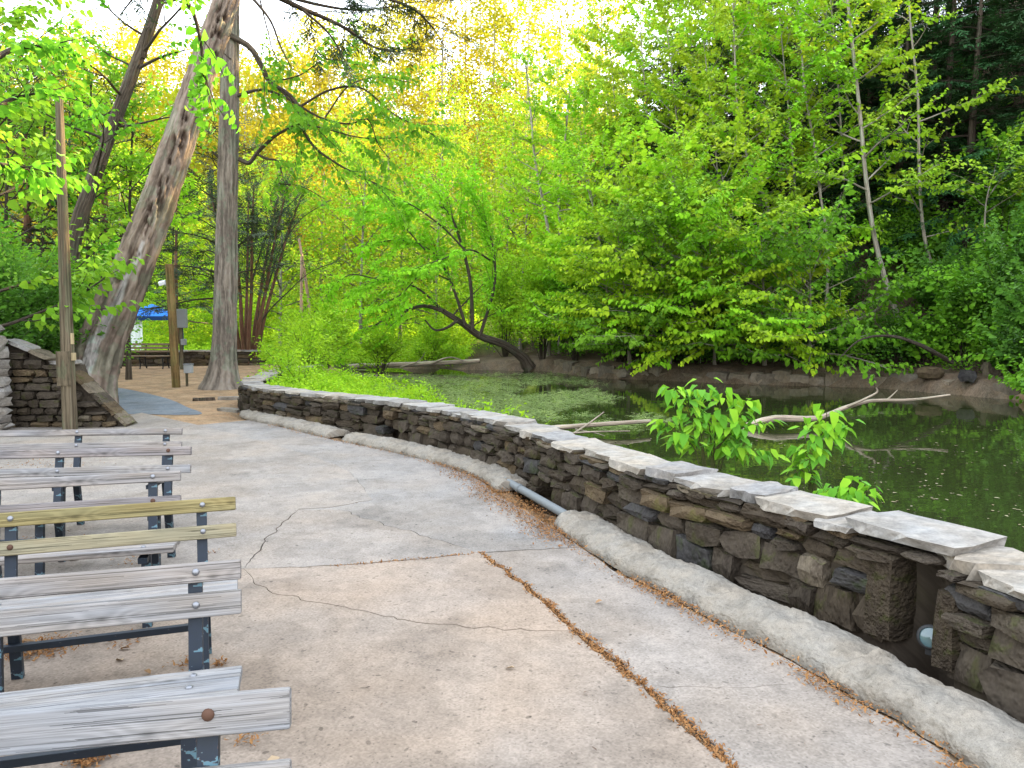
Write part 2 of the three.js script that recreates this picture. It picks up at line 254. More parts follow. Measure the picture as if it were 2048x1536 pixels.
{
  const N = {                                                         // nodes on the ground
    J1: onPlane(488, 1138), J2: onPlane(962, 1106), J3: onPlane(1158, 1095), K: onPlane(1150, 1262), Q: onPlane(1283, 1366), J4: onPlane(1470, 1536), B: V(1.35, 0, 2),
    N: onPlane(598, 1019), M: onPlane(745, 1000), F: onPlane(395, 850), G: V(-6.4, 0, -13.55), H: onPlane(475, 826), R: onPlane(1560, 1384),
    L1: V(-9, 0, -4.2), L0: V(-9, 0, 2), L2: V(-9, 0, -11), GL: V(-6.6, 0, -12.6),
  };
  const kp = (p) => p.clone().add(V(-0.03 + 0.02 * nz(p.x * 6, 0, p.z * 6), 0, 0.015)), near = (p) => kerbOuter.reduce((a, q) => q.distanceTo(p) < a.distanceTo(p) ? q : a);
  const k3 = near(N.J3), kR = near(N.R), kH = kerbOuter[kerbOuter.length - 12]; N.J3 = kp(k3); N.R = kp(kR); N.H = kp(kH); N.B = V(1.35, 0, 2);
  const r = rng(7), E = {};
  const edge = (id, a, b, wa, wb, via = [], rough = 0.5) => {
    const ctrl = [N[a], ...via, N[b]].map((p) => p.clone()), len = ctrl.reduce((s, p, i) => i ? s + p.distanceTo(ctrl[i - 1]) : 0, 0), n = Math.max(4, Math.round(len / 0.05));
    const pts = spline(ctrl, n), out = pts.map((p, i) => { const t = i / n, q = Math.min(t, 1 - t) * 6, k = clamp(q) * rough; return { p: p.clone().add(V(0.035 * k * nz(p.x * 9, len, p.z * 9) + 0.02 * k * nz(p.x * 33, 7, p.z * 33), 0, 0.035 * k * nz(p.x * 9, len + 9, p.z * 9) + 0.02 * k * nz(p.x * 33, 3, p.z * 33))), w: clamp(q * 1.2) * lerp(wa, wb, t) * (0.8 + 0.5 * Math.abs(nz(p.x * 14, 1, p.z * 14))) }; });
    E[id] = out; return out;
  };
  const j12 = edge('j12', 'J1', 'J2', 0.012, 0.03, [onPlane(720, 1128)]), j24a = edge('j2k', 'J2', 'K', 0.032, 0.05, [onPlane(1060, 1180)], 0.8), j24b = edge('kq', 'K', 'Q', 0.055, 0.05, [onPlane(1215, 1312)], 0.8), j24c = edge('qj', 'Q', 'J4', 0.05, 0.045, [onPlane(1375, 1450)], 0.8);
  edge('jb', 'J4', 'B', 0.045, 0.04); edge('j23', 'J2', 'J3', 0.012, 0.008, [], 0.8);
  edge('nj2', 'N', 'J2', 0.005, 0.012, [onPlane(690, 1022), onPlane(722, 1034), onPlane(850, 1072)], 1); edge('j1n', 'J1', 'N', 0.010, 0.010, [onPlane(540, 1070)], 1);
  edge('j1k', 'J1', 'K', 0.005, 0.007, [onPlane(545, 1185), onPlane(690, 1215), onPlane(840, 1246), onPlane(1000, 1258)], 1); edge('qr', 'Q', 'R', 0.009, 0.004, [onPlane(1420, 1373)], 1.2);
  edge('nm', 'N', 'M', 0.004, 0.004, [onPlane(660, 1014)], 1); edge('mf', 'M', 'F', 0.005, 0.003, [onPlane(690, 940), onPlane(560, 893)], 0.6); edge('lj1', 'L1', 'J1', 0.01, 0.012, [], 0.5);
  edge('fh', 'F', 'H', 0, 0, [], 0.4); edge('gf', 'G', 'F', 0, 0, [], 0.3); edge('glg', 'GL', 'G', 0, 0); edge('l2gl', 'L2', 'GL', 0, 0); edge('l2l1', 'L2', 'L1', 0, 0, [], 0); edge('l1l0', 'L1', 'L0', 0, 0, [], 0); edge('l0b', 'L0', 'B', 0, 0, [], 0);
  const kerbFrom = (a, b) => { const ia = kerbOuter.findIndex((p) => p.distanceTo(a) < 0.03), ib = kerbOuter.findIndex((p) => p.distanceTo(b) < 0.03); return kerbOuter.slice(Math.min(ia, ib), Math.max(ia, ib) + 1).map((p) => ({ p: p.clone().add(V(-0.02 + 0.02 * nz(p.x * 6, 0, p.z * 6), 0, 0.01)), w: 0 })); };
  const kEnd = kerbOuter[kerbOuter.length - 8], kStart = kerbOuter[0];
  const face = (list) => {                                            // list of [polyline, reversed]; each side stands back by half the gap
    const out = [];
    for (const [e, rev] of list) {
      const l = rev ? e.slice().reverse() : e;
      l.forEach((q, i) => { const a = l[Math.max(0, i - 1)].p, b = l[Math.min(l.length - 1, i + 1)].p, d = b.clone().sub(a).normalize(), n = V(-d.z, 0, d.x); out.push({ q: q.p, n, w: q.w / 2 }); });
    }
    let area = 0; out.forEach((o, i) => { const p = out[(i + 1) % out.length].q; area += o.q.x * p.z - p.x * o.q.z; });
    const s = Math.sign(area), pts = out.map((o) => o.q.clone().addScaledVector(o.n, s * o.w));
    return pts.filter((p, i) => i === 0 || p.distanceTo(pts[i - 1]) > 0.004);
  };
  const slab = (list, color, lift = 0) => {
    const pts = face(list), s = new THREE.Shape(pts.map((p) => new THREE.Vector2(p.x, -p.z)));
    const c2 = s.getPoints(1); if (THREE.ShapeUtils.area(c2) < 0) c2.reverse(); if (c2[0].distanceTo(c2[c2.length - 1]) < 1e-6) c2.pop();
    const P = [], Nn = [], U = [], I = THREE.ShapeUtils.triangulateShape(c2, []).flat(), n = c2.length;
    for (const q of c2) { P.push(q.x, lift, -q.y); Nn.push(0, 1, 0); U.push(q.x, q.y); }
    c2.forEach((q, i) => { const e = c2[(i + 1) % n], k = P.length / 3, l = Math.hypot(e.x - q.x, e.y - q.y) || 1, nx = (e.y - q.y) / l, nq = -(e.x - q.x) / l; for (const [v, y] of [[q, lift], [e, lift], [q, lift - 0.06], [e, lift - 0.06]]) { P.push(v.x, y, -v.y); Nn.push(nx, 0, -nq); U.push(v.x + v.y, y); } I.push(k, k + 2, k + 1, k + 1, k + 2, k + 3); });
    const g = new THREE.BufferGeometry(); g.setAttribute('position', new THREE.Float32BufferAttribute(P, 3)); g.setAttribute('normal', new THREE.Float32BufferAttribute(Nn, 3)); g.setAttribute('uv', new THREE.Float32BufferAttribute(U, 2)); g.setIndex(I);
    part('slab', g, concreteMat(color), pathGroup);
  };
  const line = (a, b) => [{ p: a, w: 0 }, { p: b, w: 0 }];
  const rIdx = (p) => kerbOuter.reduce((m, q, i) => q.distanceTo(p) < kerbOuter[m].distanceTo(p) ? i : m, 0);
  const kr = (i, j) => kerbOuter.slice(Math.min(i, j), Math.max(i, j) + 1).map((p) => ({ p: p.clone().add(V(-0.03 + 0.02 * nz(p.x * 6, 0, p.z * 6), 0, 0.015)), w: 0 }));
  const i0 = 0, iR = rIdx(kR), i3 = rIdx(k3), iH = kerbOuter.length - 12;
  const TAN = [0.295, 0.232, 0.180], GREY = [0.285, 0.240, 0.200], PALE = [0.285, 0.242, 0.203], COOL = [0.27, 0.238, 0.208];
  slab([[E.lj1], [E.j1k], [E.kq], [E.qj], [E.jb], [E.l0b, true], [E.l1l0, true]], TAN);
  slab([[E.j12], [E.j2k], [E.j1k, true]], [0.305, 0.238, 0.184], 0.002);
  slab([[E.nj2], [E.j12, true], [E.j1n]], GREY, 0.001);
  slab([[E.j23], [kr(i3, iR), true], [E.qr, true], [E.kq, true], [E.j2k, true]], GREY, -0.003);
  slab([[E.qr], [kr(iR, i0), true], [line(kp(kerbOuter[0]), N.B)], [E.jb, true], [E.qj, true]], GREY, -0.002);
  slab([[E.nm], [E.mf], [E.fh], [kr(iH, i3), true], [E.j23, true], [E.nj2, true]], COOL, 0.0);
  slab([[E.lj1], [E.j1n], [E.nm], [E.mf], [E.gf, true], [E.glg, true], [E.l2gl, true], [E.l2l1]], PALE, 0.003);
  const along = (e, from, spread, count) => e.forEach((q, i) => { if (i / e.length >= from) litterSpots.push([q.p, spread + q.w * 0.4, count, -0.012]); });
  along(E.j2k, 0, 0.014, 46); along(E.kq, 0, 0.022, 60); along(E.qj, 0, 0.018, 52); along(E.j12, 0.35, 0.015, 20); along(E.jb, 0, 0.014, 5);
  kerbOuter.forEach((p, i) => { if (p.z < -2 && p.z > -12) { const k = clamp(0.5 + 1.2 * nz(p.x * 2.1, 4, p.z * 2.1), 0.12, 1) * (p.z < -5.6 && p.z > -8.3 ? 3.4 : p.z < -9 ? 0.5 : 1); litterSpots.push([p.clone().add(V(-0.05, 0, 0.03)), 0.075 * (p.z < -5.6 && p.z > -8.3 ? 2.4 : 1), Math.round(46 * k), 0.003]); } });
  for (const [px, py, sp, n] of [[90, 1300, 0.12, 520], [30, 1310, 0.13, 260], [250, 1285, 0.08, 90], [440, 1330, 0.03, 70], [380, 1330, 0.07, 80], [180, 1520, 0.06, 300], [500, 1480, 0.06, 60], [240, 1372, 0.03, 26], [425, 1106, 0.04, 16], [270, 1125, 0.12, 40], [90, 930, 0.5, 240], [60, 1090, 0.25, 70], [470, 830, 0.25, 60], [520, 838, 0.25, 70], [600, 858, 0.2, 50]]) litterSpots.push([onPlane(px, py), sp, n, 0.004]);
  { const s = [onPlane(206, 770), onPlane(262, 778), onPlane(330, 795), onPlane(372, 812), onPlane(400, 827), V(-6.6, 0, -13.52), V(-7.6, 0, -13.6), V(-9.2, 0, -16), V(-10.4, 0, -18.4)].map((p) => new THREE.Vector2(p.x + 0.05 * nz(p.x * 3), -p.z + 0.05 * nz(p.z * 3)));
    const g = new THREE.ShapeGeometry(new THREE.Shape(new THREE.SplineCurve([...s, s[0]]).getPoints(60))); g.rotateX(-Math.PI / 2); g.translate(0, -0.016, 0);
    structure('asphalt_path', g, std([0.185, 0.20, 0.215], { map: rep(concreteMap, 1 / 1.7, 1 / 1.7), bumpMap: rep(concreteBump, 1 / 1.7, 1 / 1.7), bumpScale: 0.006 })); }
}

// ---------------------------------------------------------------- kerb of rounded concrete, broken where a pipe shows
function kerbPiece(from, to, label, seed) {
  const pts = spline(kerbOuter.slice(from, to), (to - from) * 4), P = [], U = [], I = [], K = 18; let s = 0;
  const cols = pts.map((p, i) => {
    const a = pts[Math.max(0, i - 1)], b = pts[Math.min(pts.length - 1, i + 1)], d = b.clone().sub(a).normalize(), n = V(-d.z, 0, d.x); if (i) s += p.distanceTo(pts[i - 1]);
    return { p, n, s };
  });
  for (const { p, n, s } of cols) for (let k = 0; k <= K; k++) {
    const a = Math.PI * (1 - k / K), lump = 1 + 0.3 * fbm3(p.x * 3 + seed, k * 0.3, p.z * 3, 3) + 0.2 * nz(p.x * 13, k * 0.35, p.z * 13) + 0.1 * nz(p.x * 34, k, p.z * 34), W = 0.19 * (1 + 0.10 * nz(s * 2.2, seed)), Hh = 0.105 * lump * (1 - 0.22 * Math.exp(-Math.pow((((s * 0.83 + 0.3 * nz(k * 0.4, seed)) % 1) - 0.5) * 40, 2)));
    const und = (k < 4 ? 0.02 * nz(s * 7, k * 0.3, seed) : 0) + 0.006 * nz(s * 30, k * 0.8), x = W * (1 + Math.cos(a)) * 1.02 - und, y = Math.pow(Math.sin(a), 0.75) * Hh - 0.012;
    P.push(p.x + n.x * x, y, p.z + n.z * x); U.push(s, k / K * 0.55);
  }
  const w = K + 1; for (let i = 0; i < cols.length - 1; i++) for (let k = 0; k < K; k++) { const a = i * w + k; I.push(a, a + 1, a + w, a + 1, a + w + 1, a + w); }
  for (const row of [0, cols.length - 1]) { const c = P.length / 3, q = cols[row]; P.push(q.p.x + q.n.x * 0.2, 0, q.p.z + q.n.z * 0.2); U.push(q.s, 0.2); for (let k = 0; k < K; k++) row ? I.push(c, row * w + k, row * w + k + 1) : I.push(c, k + 1, k); }
  let g = new THREE.BufferGeometry(); g.setAttribute('position', new THREE.Float32BufferAttribute(P, 3)); g.setAttribute('uv', new THREE.Float32BufferAttribute(U, 2)); g.setIndex(I); g.computeVertexNormals();
  const t = thing('concrete_kerb', label, 'kerb');
  part('concrete_body', g, kerbMat, t);
  return { t, cols };
}
const kerbMat = std([0.275, 0.24, 0.195], { map: rep(concreteMap, 1.1, 1.1), bumpMap: rep(stoneBump, 1.6, 1.6), bumpScale: 0.016 });
const kIdx = (z) => kerbOuter.reduce((m, q, i) => Math.abs(q.z - z) < Math.abs(kerbOuter[m].z - z) ? i : m, 0);
kerbPiece(0, kIdx(-6.12), 'thick rounded concrete kerb running from the grey pipe past the lamp niche', 1);
kerbPiece(kIdx(-7.3), kIdx(-10.5), 'middle stretch of rounded concrete kerb, its broken end swallowing the grey pipe', 5);
kerbPiece(kIdx(-10.72), kIdx(-13.3), 'thin worn stretch of concrete kerb at the far bend of the wall', 9);
{ // pipe and the flat pieces lying by the kerb
  const t = thing('drain_pipe', 'grey metal pipe bared in the gap of the concrete kerb', 'pipe');
  const o = V(0.12, 0.055, -0.08), a = kerbOuter[kIdx(-5.9)].clone().add(o), b = kerbOuter[kIdx(-7.5)].clone().add(o), m = std([0.17, 0.18, 0.18], { metalness: 0.2, roughness: 0.6 });
  part('pipe_run', tube(spline([a, a.clone().lerp(b, 0.5).add(V(0.01, -0.004, 0)), b], 10), () => 0.036, 14), m, t);
  const c = a.clone().lerp(b, 0.72); part('coupling', tube([c, c.clone().lerp(b, 0.1)], () => 0.042, 14, { caps: true }), m, t);
  const flat = (name, label, cat, px, py, sx, sy, sz, ry, mat, n = 0) => { const p = onPlane(px, py), q = single(name, label, cat, slabs[n], mat, [p.x, sy * 0.4 - 0.024 + (p.z > -13 ? 0.024 : 0), p.z]); q.scale.set(sx, sy, sz); q.rotation.y = ry; };
  flat('flat_stone', 'pale flat stone lying on soil beside the wall bend', 'stone', 458, 797, 0.42, 0.07, 0.2, 0.1, copingMats[2], 0);
  flat('wood_chunk', 'dark rotten wood chunk on the soil below the big upright tree', 'wood', 408, 799, 0.42, 0.07, 0.14, 0.3, barkDark, 1);
  flat('broken_concrete', 'angular broken concrete lump leaning at the end of the far kerb', 'concrete', 590, 850, 0.2, 0.08, 0.14, 0.6, kerbMat, 2);
  flat('broken_slab', 'tilted slab of broken kerb lying where kerb meets the soil', 'concrete', 462, 820, 0.55, 0.06, 0.2, -0.6, kerbMat, 3);
}

// ---------------------------------------------------------------- dry stone wall along the pond
const wallLen = []; { let s = 0; wallLine.forEach((p, i) => { if (i) s += p.distanceTo(wallLine[i - 1]); wallLen.push(s); }); }
const WL = wallLen[wallLen.length - 1];
function onWall(s) { s = clamp(s, 0, WL - 1e-3); let i = 1; while (wallLen[i] < s) i++; const t = (s - wallLen[i - 1]) / (wallLen[i] - wallLen[i - 1]), p = wallLine[i - 1].clone().lerp(wallLine[i], t), d = wallLine[Math.min(i + 2, wallLine.length - 1)].clone().sub(wallLine[Math.max(0, i - 3)]).normalize(); return { p, d, n: V(-d.z, 0, d.x) }; }   // n points to the pond
const sAt = (px, py) => { const q = onPlane(px, py); let best = 0, bd = 9; for (let s = 0; s < WL; s += 0.02) { const p = onWall(s).p, dd = Math.hypot(p.x - q.x, p.z - q.z); if (dd < bd) { bd = dd; best = s; } } return best; };
const sNiche = sAt(1810, 1312), sHole = sAt(1090, 995), sSlot = sAt(783, 881);
const topOf = (s) => { const p = onWall(s).p; const k = lerp(0.545, 0.47, sstep(-7, -14, p.z)); return k + 0.02 * nz(s * 1.3, 3) - (s < sNiche - 0.16 ? 0.05 : 0); };
{
  const t = thing('stone_wall', 'long curving dry stone wall with pale coping between path and pond', 'wall');
  const r = rng(21);
  const niches = [[sNiche - 0.15, sNiche + 0.13, 0.02, 0.45], [sHole - 0.17, sHole + 0.13, -0.1, 0.17], [sSlot - 0.22, sSlot + 0.08, -0.1, 0.10], [sSlot + 0.10, sSlot + 0.24, 0.12, 0.46]];
  { // mortar core behind the face stones
    const P = [], U = [], I = []; let n = 0;
    const ss = []; for (let s = 0; s <= WL; s += 0.06) ss.push(s);
    for (const s of ss) {
      const { p, n: nn } = onWall(s), top = topOf(s) - 0.05, dpt = niches.find(([a, b]) => s > a - 0.03 && s < b + 0.03);
      const f = dpt ? 0.30 : 0.07, prof = [[f, -1.3], [f, top], [0.40, top], [0.42, -1.3]];
      prof.forEach(([o, y], k) => { P.push(p.x + nn.x * o, y, p.z + nn.z * o); U.push(s * 0.8, (y + o) * 0.8); });
    }
    for (let i = 0; i < ss.length - 1; i++) for (let k = 0; k < 3; k++) { const a = i * 4 + k; I.push(a, a + 4, a + 1, a + 1, a + 4, a + 5); }
    const g = new THREE.BufferGeometry(); g.setAttribute('position', new THREE.Float32BufferAttribute(P, 3)); g.setAttribute('uv', new THREE.Float32BufferAttribute(U, 2)); g.setIndex(I); g.computeVertexNormals();
    part('mortar_core', g, mortarMat, t);
  }
  const put = (geo, mat, s, y, out, L, H, D, name, tilt = 0, roll = 0) => {
    const { p, d, n } = onWall(s), m = part(name, geo, mat, t);
    m.position.set(p.x + n.x * out, y, p.z + n.z * out); m.rotation.set(0, Math.atan2(-d.z, d.x) + tilt, roll, 'YXZ'); m.scale.set(L, H, D); return m;
  };
  let count = 0;
  const courses = [0, 0.17, 0.30, 0.40, 0.47, 0.53], s0 = sAt(2048, 1440) - 1.1;
  for (let k = 0; k < 5; k++) {
    let s = s0 + r() * 0.2;
    while (s < WL - 0.3) {
      const far = sstep(-8, -13, onWall(s).p.z), L = (k < 2 ? 0.17 + r() * 0.26 : k < 3 ? 0.15 + r() * 0.25 : 0.14 + r() * 0.24) * (1 + 0.15 * far), c = s + L / 2;
      const yb = (j) => j === 0 ? -0.03 : clamp(courses[j] + 0.055 * nz(c * 1.7, j * 3.3), 0, 0.5), top = topOf(c) - 0.045;
      let y0 = yb(k), y1 = Math.min(yb(k + 1), top); const gap = 0.008 + 0.008 * r();
      const inN = niches.find(([a, b, lo, hi]) => c + L / 2 > a && c - L / 2 < b && (y0 + y1) / 2 > lo && (y0 + y1) / 2 < hi);
      if (inN) { // stop at the niche's edge or jump past it
        if (s < inN[0] - 0.07) { const l2 = inN[0] - s; if (y1 - y0 > 0.025) { put(rocks[(count * 7) % 10], stoneMats[(count * 5) % 6], s + l2 / 2, (y0 + y1) / 2, 0.09, l2, (y1 - y0), 0.2, 'stone'); count++; } }
        s = inN[1] + 0.01; continue;
      }
      if (y1 - y0 > 0.022) {
        const big = k < 2 && r() < 0.14 ? 1 : 0;                      // a few tall stones
        const split = !big && y1 - y0 > 0.11 && r() < 0.35 ? 2 : 1;
        for (let q = 0; q < split; q++) {
          const a = lerp(y0, y1, q / split), b = lerp(y0, y1, (q + 1) / split), hgt = (b - a) * (big ? 1.25 : 1) - gap;
          put(rocks[Math.floor(r() * 14)], stoneMats[Math.floor(r() * r() * 6 + r() * 0.99) % 6], c, (a + b) / 2, 0.085 - (r() - 0.5) * 0.075 - (k > 2 ? 0.0 : 0), L - gap + 0.015, hgt + 0.012, 0.20, 'stone', (r() - 0.5) * 0.2, (r() - 0.5) * 0.16); count++;
        }
      }
      s += L;
    }
  }
  // coping
  let s = s0;
  while (s < WL - 0.2) {
    const L = 0.18 + r() * 0.38, c = s + L / 2, w = 0.42 + 0.12 * (r() - 0.5), th = 0.032 + 0.036 * r(), over = c > sNiche - 0.15 && c < sNiche + 0.2;
    if (Math.abs(c - sNiche) < 0.25 + L / 2) { s += L; if (Math.abs(c - sNiche) < 0.3) continue; }
    put(slabs[Math.floor(r() * 6)], copingMats[Math.floor(r() * 3)], c, topOf(c) - 0.018 + 0.018 * (r() - 0.5), 0.215 + 0.05 * (r() - 0.5), L + 0.06, th, w, 'coping_stone', (r() - 0.5) * 0.16, (r() - 0.5) * 0.06);
    if (r() < 0.8) put(slabs[Math.floor(r() * 6)], stoneMats[3 + Math.floor(r() * 3)], c + 0.1 * (r() - 0.5), topOf(c) - 0.055, 0.10, L * 0.8, 0.035, 0.22, 'stone', (r() - 0.5) * 0.2);
    s += L;
  }
  put(slabs[2], copingMats[0], sNiche + 0.16, topOf(sNiche + 0.1) + 0.005, 0.22, 0.62, 0.055, 0.46, 'coping_stone', 0.1);
  put(slabs[4], copingMats[2], sNiche - 0.20, topOf(sNiche + 0.1) - 0.05, 0.25, 0.30, 0.08, 0.40, 'coping_stone', -0.2);
  for (const q of [[sNiche + 0.20, 0.23, 0.1, 0.16, 0.46, 0.22], [sNiche - 0.20, 0.2, 0.1, 0.11, 0.38, 0.24]]) put(tallRock, stoneMats[0], q[0], q[1], q[2], q[3], q[4], q[5], 'stone');
  // lamp in the niche, set at the path side of the recess
  const { p, d, n } = onWall(sNiche - 0.075), L = thing('niche_lamp', 'small round glass spotlight, unlit, on the floor of the wall niche', 'lamp', [p.x + n.x * 0.05, 0.03, p.z + n.z * 0.05], Math.atan2(-n.x, -n.z + 0.7));
  const lathe = (pts, seg = 24) => new THREE.LatheGeometry(pts.map(([x, y]) => new THREE.Vector2(x, y)), seg);
  const dark = std([0.05, 0.05, 0.05], { roughness: 0.6, metalness: 0.4 });
  const tiltUp = (g) => { g.rotateX(Math.PI / 2); g.rotateX(-0.35); g.translate(0, 0.085, 0); return g; };
  part('housing', tiltUp(lathe([[0.001, -0.10], [0.04, -0.09], [0.055, -0.02], [0.058, 0.01], [0.046, 0.012]])), dark, L);
  part('lens', tiltUp(lathe([[0.001, 0.016], [0.03, 0.012], [0.046, 0.006]])), new THREE.MeshPhysicalMaterial({ color: rgb(0.07, 0.115, 0.12), roughness: 0.15, clearcoat: 0.6 }), L);
  part('bracket', at(box(0.05, 0.06, 0.03), 0, 0.02, -0.03), dark, L);
  console.log('wall stones', count);
}

// ---------------------------------------------------------------- benches
const steel = new THREE.MeshStandardMaterial({ map: rep(steelMap, 4.5, 4.5), roughness: 0.55, metalness: 0.25 }), boltMat = std([0.22, 0.22, 0.23], { metalness: 0.8, roughness: 0.4 }), rustMat = std([0.10, 0.055, 0.038], { metalness: 0.4, roughness: 0.7 });
const WOODS = { pale: [0.27, 0.26, 0.255], grey: [0.28, 0.252, 0.232], mauve: [0.255, 0.224, 0.212], yellow: [0.25, 0.205, 0.095], cream: [0.30, 0.258, 0.165], silver: [0.295, 0.274, 0.258] };
const boltGeo = new THREE.SphereGeometry(0.013, 12, 6, 0, Math.PI * 2, 0, Math.PI / 2).rotateX(Math.PI / 2).scale(1, 1, 0.65);
function bench(spec, label) {
  const T = 0.75, R = onPlane(...spec.right, T), Lp = onPlane(...spec.left, T), dir = R.clone().sub(Lp).normalize(), yaw = Math.atan2(-dir.z, dir.x), LEN = 2.6;
  const t = thing('plank_bench', label, 'bench', [R.x, 0, R.z], yaw, 'benches in a row facing along the path');    // local x runs along the planks, the right end at 0; +z faces the sitter's side
  const rk = 0.22, mats = spec.wood.map((w) => woodMat(WOODS[w])), r = rng(spec.seed);
  const plank = (name, y, z, w, th, tilt, mat, cut = 0) => {
    const g = box(LEN - cut, w, th, 0.006); const u = g.attributes.uv, ou = r() * 3, ov = r(); for (let i = 0; i < u.count; i++) u.setXY(i, u.getX(i) + ou, u.getY(i) + ov);
    const p = g.attributes.position; for (let i = 0; i < p.count; i++) { const x = p.getX(i); p.setY(i, p.getY(i) + 0.003 * nz(x * 2.5, ou)); p.setZ(i, p.getZ(i) + 0.002 * nz(x * 3, ov)); }
    const m = part(name, g, mat, t); m.position.set(-(LEN - cut) / 2 - cut, y, z); m.rotation.x = tilt; return m;
  };
  const zTop = 0, zOf = (y) => (T - y) * Math.tan(rk);               // the back leans away from the sitter
  const posts = []; for (let x = -spec.end; x > -LEN; x -= spec.step) posts.push(x);
  spec.back.forEach(([yt, w], i) => {
    const yc = yt - w / 2 * Math.cos(rk), m = plank('back_plank', yc, zOf(yc) + 0.0, w, 0.036, -rk, mats[i], 0);
    posts.forEach((x, k) => { const b = part('bolt', boltGeo, (i + k + spec.seed) % 4 === 1 ? rustMat : boltMat, m); b.position.set(x + 0.006 + LEN / 2, 0.004, 0.018); b.scale.setScalar(spec.bolt ?? 1); });
  });
  const S = 0.40;
  for (let k = 0; k < 3; k++) { const m = plank('seat_plank', S + 0.012 * k - 0.012, zOf(S) + 0.06 + k * 0.115, 0.03, 0.10, -0.05, mats[2] ?? mats[0], 0); posts.forEach((x) => { const b = part('bolt', boltGeo, boltMat, m); b.position.set(x + LEN / 2, 0.015, 0); b.rotation.x = -Math.PI / 2; }); }
  posts.forEach((x) => {
    const c = 0.046;
    // channel-section back post, from the ground to just under the top plank's edge
    const post = (z0, y0, z1, y1, w, d) => { const len = Math.hypot(z1 - z0, y1 - y0), g = mergeGeometries([at(box(w, len, 0.005, 0.001), 0, 0, d / 2), at(box(0.005, len, d - 0.006, 0.001), w / 2 - 0.0025, 0, 0), at(box(0.005, len, d - 0.006, 0.001), -w / 2 + 0.0025, 0, 0)]); const m = part('post', g, steel, t); m.position.set(x, (y0 + y1) / 2, (z0 + z1) / 2 - 0.018 - d / 2); m.rotation.x = -Math.atan2(z0 - z1, y1 - y0); return m; };
    post(zOf(0.36), 0.36, zOf(T - 0.02), T - 0.02, c, 0.03);
    const leg = (z0, z1) => { const g = mergeGeometries([at(box(c, 0.41, 0.006, 0.001), 0, 0, 0.016), at(box(0.006, 0.41, 0.03, 0.001), c / 2 - 0.003, 0, -0.002)]), m = part('leg', g, steel, t); m.position.set(x + 0.004, 0.195, (z0 + z1) / 2); m.rotation.x = Math.atan2(z1 - z0, 0.41); };
    leg(zOf(0.4) - 0.06, zOf(0.4) - 0.01); leg(zOf(S) + 0.28, zOf(S) + 0.23);
    const br = part('seat_bracket', at(box(c, 0.03, 0.38, 0.002), x, S - 0.035, zOf(S) + 0.14), steel, t);
  });
  part('stretcher', at(box(LEN - 0.3, 0.03, 0.03, 0.002), -LEN / 2, 0.16, zOf(0.16) - 0.05), steel, t);
  return t;
}
const bk = (w, sp) => [[0.75, w], [0.75 - sp, w]];
bench({ right: [582, 1375], left: [0, 1424], end: 0.185, step: 0.8, seed: 1, back: [[0.75, 0.088], [0.595, 0.088]], wood: ['pale', 'silver', 'pale'], bolt: 1.1 }, 'pale silvery plank bench with a large dark bolt, jutting furthest into the path');
bench({ right: [482, 1119], left: [0, 1157], end: 0.155, step: 0.8, seed: 2, back: [[0.75, 0.068], [0.648, 0.083]], wood: ['grey', 'silver', 'pale'] }, 'knotty grey bench between the yellowed bench and the pale silvery one');
bench({ right: [471, 993], left: [0, 1026], end: 0.155, step: 0.79, seed: 3, back: bk(0.064, 0.122), wood: ['yellow', 'cream', 'silver'] }, 'bench with yellow-green stained planks on chipped blue-green posts');
bench({ right: [362, 942], left: [0, 960], end: 0.15, step: 0.775, seed: 4, back: bk(0.056, 0.13), wood: ['grey', 'mauve', 'grey'] }, 'grey bench right behind the yellow stained one, its end set back from the path');
bench({ right: [383, 893], left: [0, 901], end: 0.15, step: 0.69, seed: 5, back: bk(0.056, 0.118), wood: ['mauve', 'silver', 'silver'] }, 'purplish grey bench second from the stone stair wall, its end sticking out');
bench({ right: [365, 856], left: [0, 861], end: 0.13, step: 0.66, seed: 6, back: bk(0.050, 0.103), wood: ['grey', 'grey', 'grey'] }, 'grey plank bench standing closest to the stone stair wall');

